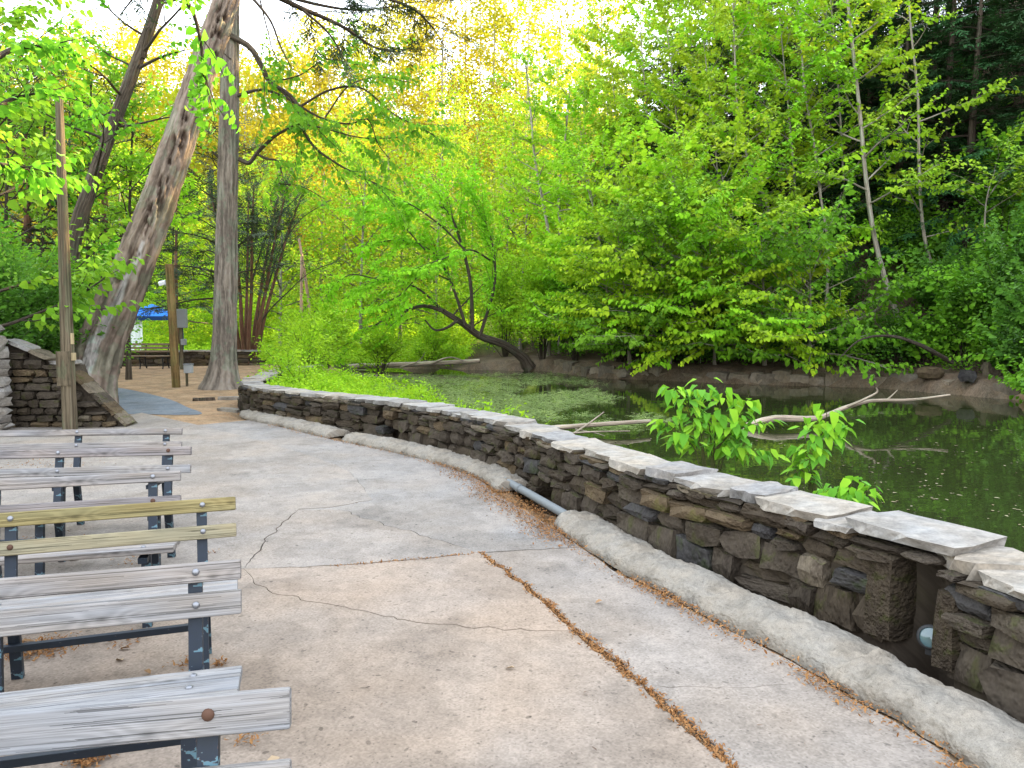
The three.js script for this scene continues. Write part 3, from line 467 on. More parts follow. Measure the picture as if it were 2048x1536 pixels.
// ---------------------------------------------------------------- left: stair wall, pillar, pole
const lumpTop = (x) => x < -7.48 ? 1.30 : x < -6.85 ? lerp(1.30, 1.02, (x + 7.48) / 0.63) : x < -6.55 ? 0.98 : Math.max(0.05, lerp(0.82, 0.05, (x + 6.55) / 0.75));
{
  const Z = -11.75, t = thing('stair_wall', 'dark stone stair wall stepping down to the ground behind the bench rows', 'wall'), r = rng(33);
  const s = new THREE.Shape(); s.moveTo(-8.6, -0.2); for (let x = -8.6; x <= -5.78; x += 0.05) s.lineTo(x, lumpTop(x) - 0.06); s.lineTo(-5.75, -0.2);
  const g = new THREE.ExtrudeGeometry(s, { depth: 0.36, bevelEnabled: false }); g.translate(0, 0, Z - 0.42); part('mortar_core', g, mortarMat, t);
  let n = 0;
  for (let y = 0, k = 0; y < 1.28; k++) {
    const h = 0.075 + r() * 0.075;
    for (let x = -8.5 + r() * 0.1; x < -5.8;) {
      const L = 0.14 + r() * 0.26, c = x + L / 2, top = Math.min(y + h, Math.min(lumpTop(x), lumpTop(x + L)) - 0.04);
      if (top - y > 0.03) { const m = part('stone', rocks[Math.floor(r() * 10)], stoneMats[x > -6.7 ? [1, 3, 5][Math.floor(r() * 3)] : [0, 2, 2, 1, 3][Math.floor(r() * 5)]], t); m.position.set(c, (y + top) / 2, Z + 0.0 + 0.03 * (r() - 0.5)); m.scale.set(L - 0.006, top - y - 0.004, 0.22); m.rotation.set(0, (r() - 0.5) * 0.1, (r() - 0.5) * 0.06); n++; }
      x += L;
    }
    y += h;
  }
  const cap = (x0, x1, step = 0.34) => { const k = Math.max(1, Math.round((x1 - x0) / step)); for (let i = 0; i < k; i++) { const a = lerp(x0, x1, i / k), b = lerp(x0, x1, (i + 1) / k), ya = lumpTop(a + 1e-4), yb = lumpTop(b - 1e-4), m = part('coping_stone', slabs[(i + 3) % 6], step < 0.3 ? stoneMats[[3, 5, 1][i % 3]] : i % 2 ? stoneMats[5] : copingMats[1], t); m.position.set((a + b) / 2, (ya + yb) / 2 - 0.01, Z - 0.1 + 0.05 * (r() - 0.5)); m.rotation.z = Math.atan2(yb - ya, b - a); m.scale.set(Math.hypot(b - a, yb - ya) + 0.04, 0.05, 0.36); } };
  cap(-8.6, -7.48); cap(-7.48, -6.85); cap(-6.85, -6.55); cap(-6.55, -5.8, 0.15);
  const p = thing('stone_pillar', 'pale rough stone pillar joined to the high end of the stair wall', 'pillar', [-7.55, 0, -11.3]);
  for (let y = 0, k = 0; y < 1.42; k++) { const h = 0.10 + r() * 0.1; for (const [dx, w] of k % 2 ? [[-0.12, 0.26], [0.12, 0.22]] : [[0, 0.46]]) { const m = part('stone', rocks[Math.floor(r() * 10)], k % 3 === 1 ? copingMats[1] : copingMats[0], p); m.position.set(dx, y + h / 2, 0); m.scale.set(w, h + 0.01, 0.44); m.rotation.y = (r() - 0.5) * 0.2; } y += h; }
}
const poleMat = std([0.150, 0.122, 0.085], { map: rep(barkMap, 1, 0.5), bumpMap: rep(barkBump, 1, 0.5), bumpScale: 0.012 });
{
  const b = V(-6.47, 0, -11.45), t = thing('wooden_pole', 'tall weathered wooden pole standing against the stair wall', 'pole', [b.x, 0, b.z]);
  const top = atDepth(118, 190, 11.45).sub(b);
  part('shaft', tube(spline([V(0, -0.1, 0), V(top.x * 0.5, top.y * 0.5, top.z * 0.5), top], 30), (tt, a) => lerp(0.105, 0.05, tt) * (1 + 0.05 * nz(Math.cos(a) * 2, Math.sin(a) * 2, tt * 12)), 16, { caps: true, vscale: 0.4 }), poleMat, t);
  const plate = std([0.36, 0.28, 0.16]); part('batten', at(box(0.04, 0.16, 0.05), 0.10, 1.33, 0.02), plate, t); part('batten', at(box(0.05, 0.11, 0.06), 0.11, 1.07, 0.02), plate, t); part('batten', at(box(0.20, 0.50, 0.03), 0.0, 0.90, 0.09), poleMat, t);
  const q = V(-8.15, -0.07, -19.0), u = thing('wooden_post', 'stout square wooden post in the soil beside the big upright tree', 'post', [q.x, q.y, q.z]);
  part('shaft', at(box(0.18, 3.0, 0.18, 0.02), 0, 1.5, 0, 0, 0.3, 0.02), std([0.215, 0.145, 0.062], { map: rep(barkMap, 1, 0.4), bumpMap: rep(barkBump, 1, 0.4), bumpScale: 0.006 }), u);
  const fl = part('floodlight', at(box(0.17, 0.10, 0.12, 0.02), -0.20, 2.55, 0.04, 0.3, 0.3, 0.2), std([0.7, 0.7, 0.7]), u); part('arm', at(box(0.12, 0.03, 0.03), -0.10, 2.50, 0.02), std([0.4, 0.4, 0.4], { metalness: 0.5 }), u);
  const bx = thing('junction_box', 'small grey metal box fixed low by the stout wooden post', 'box', [-8.0, -0.07, -19.35]);
  part('stake', at(box(0.05, 0.5, 0.05), 0, 0.25, 0), poleMat, bx); part('case', at(box(0.2, 0.2, 0.13, 0.015), 0.06, 0.47, 0.03), std([0.42, 0.43, 0.43], { metalness: 0.3, roughness: 0.6 }), bx); part('lid', at(box(0.22, 0.03, 0.15, 0.01), 0.06, 0.585, 0.03), std([0.2, 0.2, 0.2]), bx);
  const e = thing('meter_box', 'grey electrical cabinet on a thin post behind the stout wooden post', 'box', [-10.9, -0.07, -26.0]);
  part('stake', at(box(0.09, 1.6, 0.09), 0, 0.8, 0), poleMat, e); part('case', at(box(0.38, 0.62, 0.2, 0.02), 0.05, 1.72, 0.08), std([0.27, 0.28, 0.28], { roughness: 0.6 }), e); part('case', at(box(0.16, 0.2, 0.14, 0.02), 0.12, 0.95, 0.08), std([0.27, 0.28, 0.28], { roughness: 0.6 }), e);
  single('stub_post', 'short weathered stub post in soil near the leaning trunk', 'post', at(box(0.14, 0.4, 0.14, 0.02), 0, 0.2, 0), poleMat, [-12.0, -0.08, -23.6]);
}
// ---------------------------------------------------------------- back of the clearing: low wall, bench, gazebo
{
  const a = V(-14.6, 0, -27.6), b = V(-9.4, 0, -28.4), t = thing('low_stone_wall', 'low straight stone wall with pale flat cap behind the far bench', 'wall'), r = rng(5), L = a.distanceTo(b), d = b.clone().sub(a).normalize(), ry = Math.atan2(-d.z, d.x);
  part('mortar_core', at(boxUV(new THREE.BoxGeometry(L, 0.56, 0.3)), (a.x + b.x) / 2, 0.18, (a.z + b.z) / 2 - 0.06, 0, ry, 0), mortarMat, t);
  for (let y = -0.07; y < 0.42;) { const h = 0.12 + r() * 0.08; for (let s = 0; s < L;) { const l = 0.22 + r() * 0.35, top = Math.min(0.46, y + h); if (top - y > 0.04) { const m = part('stone', rocks[Math.floor(r() * 10)], stoneMats[[1, 3, 5, 1][Math.floor(r() * 4)]], t); m.position.copy(a).addScaledVector(d, s + l / 2).add(V(0, (y + top) / 2, 0.06)); m.rotation.y = ry; m.scale.set(l - 0.01, top - y, 0.2); } s += l; } y += h; }
  for (let s = 0; s < L; s += 0.62) { const m = part('coping_stone', slabs[Math.floor(r() * 6)], copingMats[Math.floor(r() * 3)], t); m.position.copy(a).addScaledVector(d, s + 0.31).add(V(0, 0.5, 0)); m.rotation.y = ry; m.scale.set(0.66, 0.06, 0.44); }
  const iron = std([0.03, 0.03, 0.03], { metalness: 0.5, roughness: 0.5 }), slat = woodMat([0.24, 0.17, 0.11]);
  const bn = thing('garden_bench', 'dark iron framed slatted bench in front of the low back wall', 'bench', [-12.35, -0.07, -26.35], 0.03);
  for (const x of [-0.85, 0, 0.75]) { part('frame', tube(spline([V(x, 0, 0.26), V(x, 0.2, 0.20), V(x, 0.42, 0.24), V(x, 0.44, -0.2), V(x, 0.62, -0.25), V(x, 0.87, -0.33)], 16), () => 0.022, 6), iron, bn); part('frame', tube(spline([V(x, 0, -0.32), V(x, 0.22, -0.2), V(x, 0.44, -0.2)], 8), () => 0.022, 6), iron, bn); }
  for (let k = 0; k < 4; k++) part('seat_slat', at(box(1.95, 0.025, 0.09), -0.05, 0.47, 0.2 - k * 0.115), slat, bn);
  for (let k = 0; k < 3; k++) part('back_slat', at(box(1.95, 0.075, 0.022), -0.05, 0.62 + k * 0.115, -0.235 - k * 0.035, -0.3), slat, bn);
  // gazebo, a little lower than the clearing
  const c = atDepth(306, 660, 33), gz = thing('gazebo', 'blue topped gazebo with dark posts and one white curtain beyond the low wall', 'gazebo', [c.x, height(c.x, -33), -33], 0.25), y0 = height(c.x, -33);
  const blue = std([0.012, 0.12, 0.42], { roughness: 0.7, side: THREE.DoubleSide }), navy = std([0.015, 0.04, 0.12], { roughness: 0.7 });
  const W = 1.12, eave = 1.72 - y0, peak = 2.10 - y0;
  for (const sx of [-1, 1]) for (const sz of [-1, 1]) part('post', at(box(0.07, eave, 0.07), sx * (W - 0.12), eave / 2, sz * (W - 0.12)), navy, gz);
  const roofG = (w, y, w2, y2) => { const g = new THREE.CylinderGeometry(w2 * Math.SQRT2, w * Math.SQRT2, y2 - y, 4, 3); g.rotateY(Math.PI / 4); g.translate(0, (y + y2) / 2, 0); const p = g.attributes.position; for (let i = 0; i < p.count; i++) { const k = clamp((p.getY(i) - y) / (y2 - y)); p.setY(i, p.getY(i) - 0.10 * Math.sin(k * Math.PI) * (y2 - y)); } g.computeVertexNormals(); return g; };
  part('canopy', roofG(W + 0.05, eave + 0.02, 0.36, peak - 0.02), blue, gz); part('vent_cap', roofG(0.42, peak, 0.02, peak + 0.16), blue, gz);
  for (let k = 0; k < 4; k++) { const q = part('valance', at(box(2 * W + 0.1, 0.17, 0.012), 0, eave - 0.05, W + 0.04), navy, gz); q.rotation.y = k * Math.PI / 2; }
  const P = [], I = [], n = 40; for (let i = 0; i <= n; i++) { const u = i / n, x = lerp(-0.95, -0.22, u), z = W - 0.16 + 0.035 * Math.sin(u * 34) * (0.7 + 0.5 * Math.sin(u * 9)); P.push(x, eave - 0.1, z, x + 0.01 * Math.sin(u * 20), 0.25, z * 1.0); if (i) { const a2 = i * 2; I.push(a2 - 2, a2 - 1, a2, a2, a2 - 1, a2 + 1); } }
  const cg = new THREE.BufferGeometry(); cg.setAttribute('position', new THREE.Float32BufferAttribute(P, 3)); cg.setIndex(I); cg.computeVertexNormals(); part('curtain', cg, std([0.78, 0.78, 0.80], { side: THREE.DoubleSide }), gz);
}

// ---------------------------------------------------------------- foliage
function leafShape(L, W, bend, out, m, fold = 0.25) {                 // one leaf: six outline points and a midrib, folded along it
  const pts = [[0, 0], [0.28, 0.42], [0.62, 0.40], [1, 0]], base = out.P.length / 3;
  const q = (x, y, z) => { const v = V(x * L, y, z * W).applyMatrix4(m); out.P.push(v.x, v.y, v.z); };
  q(0, 0, 0); q(0.3, L * 0.02 + fold * W * 0.4, 0.5); q(0.68, fold * W * 0.3 - bend * 0.4 * L, 0.40); q(1, -bend * L, 0); q(0.68, fold * W * 0.3 - bend * 0.4 * L, -0.40); q(0.3, L * 0.02 + fold * W * 0.4, -0.5); q(0.5, -bend * 0.2 * L, 0);
  for (const [a, b] of [[0, 1], [1, 2], [2, 3], [3, 4], [4, 5], [5, 0]]) out.I.push(base + a, base + b, base + 6);
}
function finish(out) { const g = new THREE.BufferGeometry(); g.setAttribute('position', new THREE.Float32BufferAttribute(out.P, 3)); g.setIndex(out.I); g.computeVertexNormals(); return g; }
function spray(seed, n, L, W, len, o = {}) {                          // a twig's leaves, twig along +x, roughly level
  const r = rng(seed), out = { P: [], I: [] };
  for (let i = 0; i < n; i++) {
    const t = (i + 0.5) / n, side = i % 2 ? 1 : -1, s = (0.65 + 0.6 * r()) * (o.even ? 1 : 1 - 0.3 * t), m = new THREE.Matrix4();
    const yaw = side * (o.splay ?? 0.9) * (0.6 + 0.7 * r()), pitch = -(o.droop ?? 0.35) * (0.3 + 1.3 * r()), roll = (r() - 0.5) * (o.roll ?? 1.3);
    m.makeRotationFromEuler(new THREE.Euler(roll, -yaw, pitch, 'YZX')); m.setPosition((t - 0.12) * len + 0.06 * len * (r() - 0.5), (r() - 0.5) * (o.thick ?? 0.25) * len, side * 0.03 * len + (r() - 0.5) * (o.wide ?? 0.35) * len);
    leafShape(L * s, W * s, o.bend ?? 0.22, out, m);
  }
  return finish(out);
}
function needleSpray(seed, len = 1) {                                // flat feathery evergreen spray
  const r = rng(seed), P = [], I = [];
  const sliver = (a, b, w, up) => { const d = b.clone().sub(a), s = d.clone().cross(up).normalize().multiplyScalar(w), k = P.length / 3; for (const v of [a.clone().sub(s.clone().multiplyScalar(0.4)), a.clone().add(s.clone().multiplyScalar(0.4)), a.clone().addScaledVector(d, 0.55).add(s), b, a.clone().addScaledVector(d, 0.55).sub(s)]) P.push(v.x, v.y, v.z); I.push(k, k + 1, k + 2, k, k + 2, k + 4, k + 4, k + 2, k + 3); };
  for (let i = 0; i < 15; i++) {
    const t = i / 15, side = i % 2 ? 1 : -1, a = V(t * len, -0.12 * t * t * len, 0), l = len * 0.42 * (1.1 - t) * (0.7 + 0.5 * r()), ang = side * (0.5 + 0.5 * r()), dir = V(Math.cos(ang), -0.25 + 0.35 * (r() - 0.5), Math.sin(ang)).normalize();
    for (let k = 0; k < 3; k++) { const p = a.clone().addScaledVector(dir, l * k / 3), e = dir.clone().add(V(0, (r() - 0.5) * 0.5, (r() - 0.5) * 0.9)).normalize(); sliver(p, p.clone().addScaledVector(e, l * 0.5), 0.022 * len, V(r() - 0.5, 1, r() - 0.5)); }
  }
  const g = new THREE.BufferGeometry(); g.setAttribute('position', new THREE.Float32BufferAttribute(P, 3)); g.setIndex(I); g.computeVertexNormals(); return g;
}
const SP = {
  beech: [1, 2, 3].map((s) => spray(300 + s, 13, 0.175, 0.125, 0.66, { droop: 0.6, wide: 0.36, thick: 0.13, roll: 1.0 })),
  beechNear: [1, 2].map((s) => spray(320 + s, 12, 0.135, 0.10, 0.55, { droop: 0.7, wide: 0.3, thick: 0.16 })),
  bush: [1, 2, 3].map((s) => spray(340 + s, 16, 0.10, 0.055, 0.42, { droop: 0.2, wide: 0.5, thick: 0.5, roll: 2 })),
  fine: [1, 2, 3].map((s) => spray(360 + s, 18, 0.125, 0.085, 0.8, { droop: 0.3, wide: 0.8, thick: 0.7, roll: 2.6 })),
  far: [1, 2, 3].map((s) => spray(380 + s, 16, 0.24, 0.17, 1.35, { droop: 0.3, wide: 0.85, thick: 0.8, roll: 2.8 })),
  needle: [1, 2].map((s) => needleSpray(400 + s, 0.9)),
};
const dummy = new THREE.Object3D(), mtx = new THREE.Matrix4();
let copies = 0;
function foliage(parent, name, list, geo, mat, tint, seed, wild = 0.5) {          // list of { p, d, s }: one spray each
  const r = rng(seed), im = new THREE.InstancedMesh(geo, mat, list.length), c = new THREE.Color();
  list.forEach(({ p, d, s }, i) => {
    const x = d.clone().add(V((r() - 0.5) * wild, (r() - 0.5) * wild * 0.8, (r() - 0.5) * wild)).normalize(), up = V((r() - 0.5) * wild * 1.2, 1, (r() - 0.5) * wild * 1.2).normalize();
    const z = x.clone().cross(up).normalize(), y = z.clone().cross(x), k = s * (0.75 + 0.5 * r());
    mtx.makeBasis(x.multiplyScalar(k), y.multiplyScalar(k), z.multiplyScalar(k)).setPosition(p.x, p.y, p.z); im.setMatrixAt(i, mtx);
    const [a, b] = tint, t = r(), v = 0.8 + 0.4 * r(); c.setRGB(lerp(a[0], b[0], t) * v, lerp(a[1], b[1], t) * v, lerp(a[2], b[2], t) * v); im.setColorAt(i, c);
  });
  im.name = name; im.castShadow = im.receiveShadow = true; im.userData.kind = 'stuff'; parent.add(im); copies += list.length; return im;
}
function stick(p0, d0, len, o, r) {                                   // a wandering branch
  const pts = [p0.clone()], d = d0.clone().normalize(), K = o.seg ?? 5;
  for (let i = 0; i < K; i++) { d.add(V((r() - 0.5) * o.wob, (r() - 0.5) * o.wob + o.lift, (r() - 0.5) * o.wob)).normalize(); pts.push(pts[i].clone().addScaledVector(d, len / K)); }
  return pts;
}
const along = (pts, t) => { const f = clamp(t) * (pts.length - 1), i = Math.min(pts.length - 2, Math.floor(f)); return pts[i].clone().lerp(pts[i + 1], f - i); };
const dirAt = (pts, t) => { const i = Math.min(pts.length - 2, Math.floor(clamp(t, 0, 0.999) * (pts.length - 1))); return pts[i + 1].clone().sub(pts[i]).normalize(); };
// twigs and sprays on a branch
function dress(pts, len, r0, o, r, geos, sprays) {
  const n = Math.max(1, Math.round(len * (o.subs ?? 1.6)));
  for (let i = 0; i < n; i++) {
    const t = lerp(o.bare ?? 0.25, 1, (i + r()) / n), p = along(pts, t), d = dirAt(pts, t), ang = (i % 2 ? 1 : -1) * (0.5 + 0.7 * r()), L = (o.subLen ?? 0.45) * len * (1.15 - 0.7 * t) * (0.6 + 0.7 * r()) + 0.25;
    const e = d.clone().applyAxisAngle(UP, ang).add(V(0, (r() - 0.5) * 0.5 + (o.subLift ?? 0), 0)), q = stick(p, e, L, { wob: 0.5, lift: o.subCurve ?? 0.02, seg: 3 }, r);
    geos.push(tube(q, (u) => Math.max(0.004, r0 * 0.35 * (1 - 0.75 * u)), 4));
    const k = Math.max(1, Math.round(L / (o.every ?? 0.4))); for (let j = 0; j < k; j++) { const u = (j + 0.4 + 0.6 * r()) / k; sprays.push({ p: along(q, u).add(V((r() - 0.5) * 0.15, (r() - 0.5) * 0.15, (r() - 0.5) * 0.15)), d: dirAt(q, u), s: o.size ?? 1 }); }
  }
  for (let j = 0; j < len / (o.every ?? 0.4) * 0.5; j++) { const u = lerp(0.5, 1, r()); sprays.push({ p: along(pts, u), d: dirAt(pts, u).applyAxisAngle(UP, (r() - 0.5) * 2), s: o.size ?? 1 }); }
}
function tree(name, label, group, spine, r0, r1, o) {                 // spine: world points of the trunk from the ground up
  const r = rng(o.seed), hue = [0.84 + 0.3 * rng(o.seed + 3)(), 0.86 + 0.24 * rng(o.seed + 4)(), 1], base = spine[0], t = thing(name, label, o.category ?? 'tree', [base.x, base.y, base.z], 0, group);
  const pts = spline(spine.map((p) => p.clone().sub(base)), o.trunkSeg ?? 18); pts[0].y -= 0.25;
  part('trunk', tube(pts, (u, a) => lerp(r0, r1, Math.pow(u, 0.8)) * (1 + (o.flare ?? 0.5) * Math.exp(-u * 22)) * (1 + 0.08 * nz(Math.cos(a) * 1.5, Math.sin(a) * 1.5 + o.seed, u * 9)) + (o.furrow ? o.furrow * (0.6 - 2.2 * Math.abs(nz(Math.cos(a) * 7 + nz(u * 30, a), Math.sin(a) * 7, u * 14)) + 0.5 * nz(Math.cos(a) * 15, Math.sin(a) * 15, u * 60)) : 0), o.trunkSides ?? 9, { vscale: 0.4, around: 1, rough: !!o.furrow }), o.bark, t);
  const geos = [], sprays = [];
  for (let i = 0; i < o.n; i++) {
    const u = lerp(o.t0, 1, (i + r() * 0.8) / o.n), p = along(pts, u), az = i * 2.4 + r() * 1.2, el = lerp(o.el0 ?? 0.1, o.el1 ?? 0.9, u), d = V(Math.cos(az) * Math.cos(el), Math.sin(el), Math.sin(az) * Math.cos(el));
    if (o.bias) d.add(o.bias); d.normalize();
    const f = o.shape ? o.shape(u) : 1, len = o.len * f * (0.65 + 0.6 * r()), rb = Math.min(lerp(r0, r1, u) * 0.6, 0.012 + len * 0.011), q = stick(p, d, len, { wob: o.wob ?? 0.35, lift: o.lift ?? 0.02, seg: 6 }, r);
    geos.push(tube(q, (v) => Math.max(0.006, rb * (1 - 0.8 * v)), 5)); dress(q, len, rb, o, r, geos, sprays);
  }
  if (o.limbs) for (const { pts: lp, r0: ra, r1: rb2, dressed = true } of o.limbs) { const q = spline(lp.map((p) => p.clone().sub(base)), 24); geos.push(tube(q, (v) => lerp(ra, rb2, v), 7)); if (dressed) { const len = q.reduce((s, p, i) => i ? s + p.distanceTo(q[i - 1]) : 0, 0); dress(q, len, ra * 0.5, { ...o, ...(o.limbDress ?? {}) }, r, geos, sprays); } }
  if (geos.length) { const b = part('branches', mergeGeometries(geos), o.twigBark ?? o.bark, t); b.userData.kind = 'stuff'; }
  if (sprays.length) foliage(t, 'crown', sprays, o.geo[o.seed % o.geo.length], o.mat ?? LEAF, o.tint.map((c) => c.map((v, k) => v * hue[k])), o.seed + 50, o.wild ?? 0.5);
  return t;
}
const G = (x, z) => V(x, height(x, z), z);
const lean = (b, h, dx, dz, curve = 0.3) => [b, b.clone().add(V(dx * (0.5 - curve * 0.5), h * 0.5, dz * (0.5 - curve * 0.5))), b.clone().add(V(dx, h, dz))];
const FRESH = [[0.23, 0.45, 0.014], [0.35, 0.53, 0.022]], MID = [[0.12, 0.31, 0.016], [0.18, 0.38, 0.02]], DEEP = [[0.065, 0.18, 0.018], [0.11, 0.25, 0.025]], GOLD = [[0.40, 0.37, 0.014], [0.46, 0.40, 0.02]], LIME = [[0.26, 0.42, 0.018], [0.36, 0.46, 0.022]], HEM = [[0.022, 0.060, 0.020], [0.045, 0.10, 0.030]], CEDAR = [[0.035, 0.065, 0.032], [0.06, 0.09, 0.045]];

// ---------------------------------------------------------------- right bank: wooded bluff
const atPx = (px, depth) => { const x = (px - 1024) / FOCAL * depth * 1.0; return G(x, -depth); };
// tall dark hemlocks standing on the slope
[[1960, 31, 13], [2080, 33, 14], [1870, 38, 15], [1760, 44, 14], [2010, 43, 13], [1640, 41, 12], [1520, 45, 12], [1400, 43, 10], [1180, 38, 7.5], [1330, 36, 8], [2180, 27, 12], [1260, 49, 10], [1920, 27.5, 10.5], [2010, 28.5, 12], [2090, 25.5, 10], [1840, 32, 12], [1700, 38, 12], [1260, 33, 7], [1560, 30, 8], [1780, 29, 9], [1420, 33, 8], [1340, 34, 9], [1480, 32, 9], [1640, 31, 10], [1720, 31, 10.5], [1870, 29, 11], [1960, 36, 14], [1600, 36, 12], [1790, 36, 13]].forEach(([px, d, h], i) => {
  const b = atPx(px, d); tree('hemlock_tree', 'tall dark hemlock standing among the trees on the steep bank', 'hemlocks on the bluff', lean(b, h, 0.2, 0.1), 0.2, 0.03, { seed: 500 + i, bark: barkDark, n: 46, t0: 0.06, len: 3.1, shape: (u) => 1.05 - 0.85 * u, el0: -0.1, el1: 0.3, lift: -0.05, wob: 0.2, subs: 2.4, subLen: 0.4, every: 0.34, geo: SP.needle, mat: NEEDLE, tint: HEM, wild: 0.35, size: 1.0 });
});
// light green broadleaf trees leaning out towards the water
[ // px at base, depth, height, lean x, lean z, tint, first branch
  [1690, 28.5, 11, -1.6, 1.2, FRESH, 0.30], [1600, 28.0, 9.5, -1.5, 1.4, FRESH, 0.2], [1520, 31, 11, -1.4, 1.2, FRESH, 0.08], [1450, 29.5, 9, -1.3, 1.2, FRESH, 0.08], [1375, 31, 9.5, -1.2, 1.0, FRESH, 0.08],
  [1310, 34, 10, -1.0, 1.0, LIME, 0.1], [1250, 36, 10, -0.9, 0.8, LIME, 0.12], [1560, 37, 11, -1.0, 1, FRESH, 0.1], [1440, 40, 11, -1.2, 1, LIME, 0.1], [1330, 45, 12, -0.8, 0.5, LIME, 0.1], [1660, 35, 10, -1.2, 1, FRESH, 0.2], [1190, 42, 11, -0.8, 0.5, LIME, 0.12], [1480, 48, 11, -0.8, 0.4, LIME, 0.15],
  [1230, 29.3, 6.5, -1.2, 1.5, FRESH, 0.1], [1310, 28.2, 6, -1.2, 1.7, FRESH, 0.1], [1400, 27.4, 6.5, -1.5, 1.8, FRESH, 0.08], [1500, 27, 6, -1.6, 1.8, FRESH, 0.08], [1480, 34, 11, -1.2, 1.0, LIME, 0.1], [1390, 36, 12, -1, 0.8, LIME, 0.1], [1600, 32, 11.5, -1.2, 1, FRESH, 0.35], [1530, 40, 13, -0.8, 0.6, LIME, 0.2], [1080, 46, 17, -0.5, 0.4, LIME, 0.1], [1150, 50, 19, -0.5, 0.4, LIME, 0.1], [1220, 44, 15, -0.5, 0.4, LIME, 0.1], [1290, 40, 14, -0.6, 0.4, LIME, 0.1], [1360, 39, 14, -0.6, 0.5, FRESH, 0.15], [1440, 35, 13, -0.8, 0.5, FRESH, 0.2], [1190, 35, 8.5, -0.8, 0.8, FRESH, 0.08], [1260, 28.2, 4.2, -0.8, 2.4, FRESH, 0.1], [1340, 27.5, 4.2, -0.9, 2.4, MID, 0.1], [1430, 26.8, 4.2, -0.9, 2.5, FRESH, 0.1], [1530, 26.3, 4.0, -1.0, 2.5, FRESH, 0.1], [1620, 25.7, 3.6, -1.0, 2.4, MID, 0.1],
].forEach(([px, d, h, dx, dz, tint, t0], i) => tree('leaning_sapling', 'slender pale trunked tree leaning out from the steep bank over the pond', 'slender trees on the bluff', lean(atPx(px, d), h, dx, dz, 0.2), 0.055 + 0.012 * (i % 3), 0.015, { seed: 600 + i, bark: barkPale, n: 25, t0, len: 3.1, shape: (u) => 1.1 - 0.55 * u, el0: 0.05, el1: 0.8, lift: -0.01, wob: 0.3, bias: V(-0.25, 0, 0.35), subs: 2.0, subLen: 0.42, every: 0.36, geo: SP.beech, tint, size: 1.05, wild: 0.5 }));
// green bushes by the water's edge
[ // px, depth, radius, height, tint, label
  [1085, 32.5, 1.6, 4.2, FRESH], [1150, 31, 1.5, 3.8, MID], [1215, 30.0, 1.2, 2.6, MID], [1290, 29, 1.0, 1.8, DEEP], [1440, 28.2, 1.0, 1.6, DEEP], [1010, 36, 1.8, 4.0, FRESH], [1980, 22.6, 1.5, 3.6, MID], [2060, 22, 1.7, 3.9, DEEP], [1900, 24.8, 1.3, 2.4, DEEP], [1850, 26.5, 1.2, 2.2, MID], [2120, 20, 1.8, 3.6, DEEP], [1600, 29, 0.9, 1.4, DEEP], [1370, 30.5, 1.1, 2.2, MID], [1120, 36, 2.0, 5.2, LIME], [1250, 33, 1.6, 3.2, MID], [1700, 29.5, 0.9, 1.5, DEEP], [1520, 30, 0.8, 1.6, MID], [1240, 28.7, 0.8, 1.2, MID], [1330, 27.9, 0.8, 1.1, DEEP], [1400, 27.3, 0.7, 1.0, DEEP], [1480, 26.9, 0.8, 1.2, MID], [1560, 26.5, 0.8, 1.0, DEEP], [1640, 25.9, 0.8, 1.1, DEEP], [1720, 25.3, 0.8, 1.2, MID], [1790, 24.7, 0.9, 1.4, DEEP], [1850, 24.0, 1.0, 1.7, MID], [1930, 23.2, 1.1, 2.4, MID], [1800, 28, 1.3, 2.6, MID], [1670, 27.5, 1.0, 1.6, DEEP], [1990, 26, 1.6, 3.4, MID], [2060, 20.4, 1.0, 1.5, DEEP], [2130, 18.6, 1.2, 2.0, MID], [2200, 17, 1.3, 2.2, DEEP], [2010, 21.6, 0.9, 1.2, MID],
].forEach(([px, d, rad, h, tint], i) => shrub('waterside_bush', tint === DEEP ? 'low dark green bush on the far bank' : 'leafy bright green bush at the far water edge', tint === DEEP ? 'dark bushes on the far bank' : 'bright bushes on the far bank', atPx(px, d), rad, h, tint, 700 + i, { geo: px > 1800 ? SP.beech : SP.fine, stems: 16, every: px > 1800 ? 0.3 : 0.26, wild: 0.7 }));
function shrub(name, label, group, b, rad, h, tint, seed, o = {}) {
  const r = rng(seed), t = thing(name, label, o.category ?? 'bush', [b.x, b.y, b.z], 0, group), geos = [], sprays = [];
  const S = o.stems ?? 14; for (let i = 0; i < S; i++) {
    const az = i * 2.4 + r(), out = Math.sqrt((i + 0.5) / S) * (0.7 + 0.5 * r()), tip = V(Math.cos(az) * rad * out, h * (0.55 + 0.5 * r()) * Math.sqrt(Math.max(0.15, 1 - 0.7 * out * out)), Math.sin(az) * rad * out);
    const q = spline([V(Math.cos(az) * 0.08, -0.1, Math.sin(az) * 0.08), V(tip.x * 0.35, tip.y * 0.6, tip.z * 0.35), tip], 7), L = tip.length();
    geos.push(tube(q, (u) => lerp(o.stemR ?? 0.018, 0.004, u), 4)); dress(q, L, 0.014, { subs: o.subs ?? 2.6, subLen: 0.38, every: o.every ?? 0.26, bare: o.bare ?? 0.2, size: o.size ?? 1 }, r, geos, sprays);
  }
  const sm = part('stems', mergeGeometries(geos), o.bark ?? barkDark, t); sm.userData.kind = 'stuff';
  foliage(t, 'foliage', sprays, (o.geo ?? SP.bush)[seed % (o.geo ?? SP.bush).length], o.mat ?? LEAF, tint, seed + 9, o.wild ?? 0.9); return t;
}

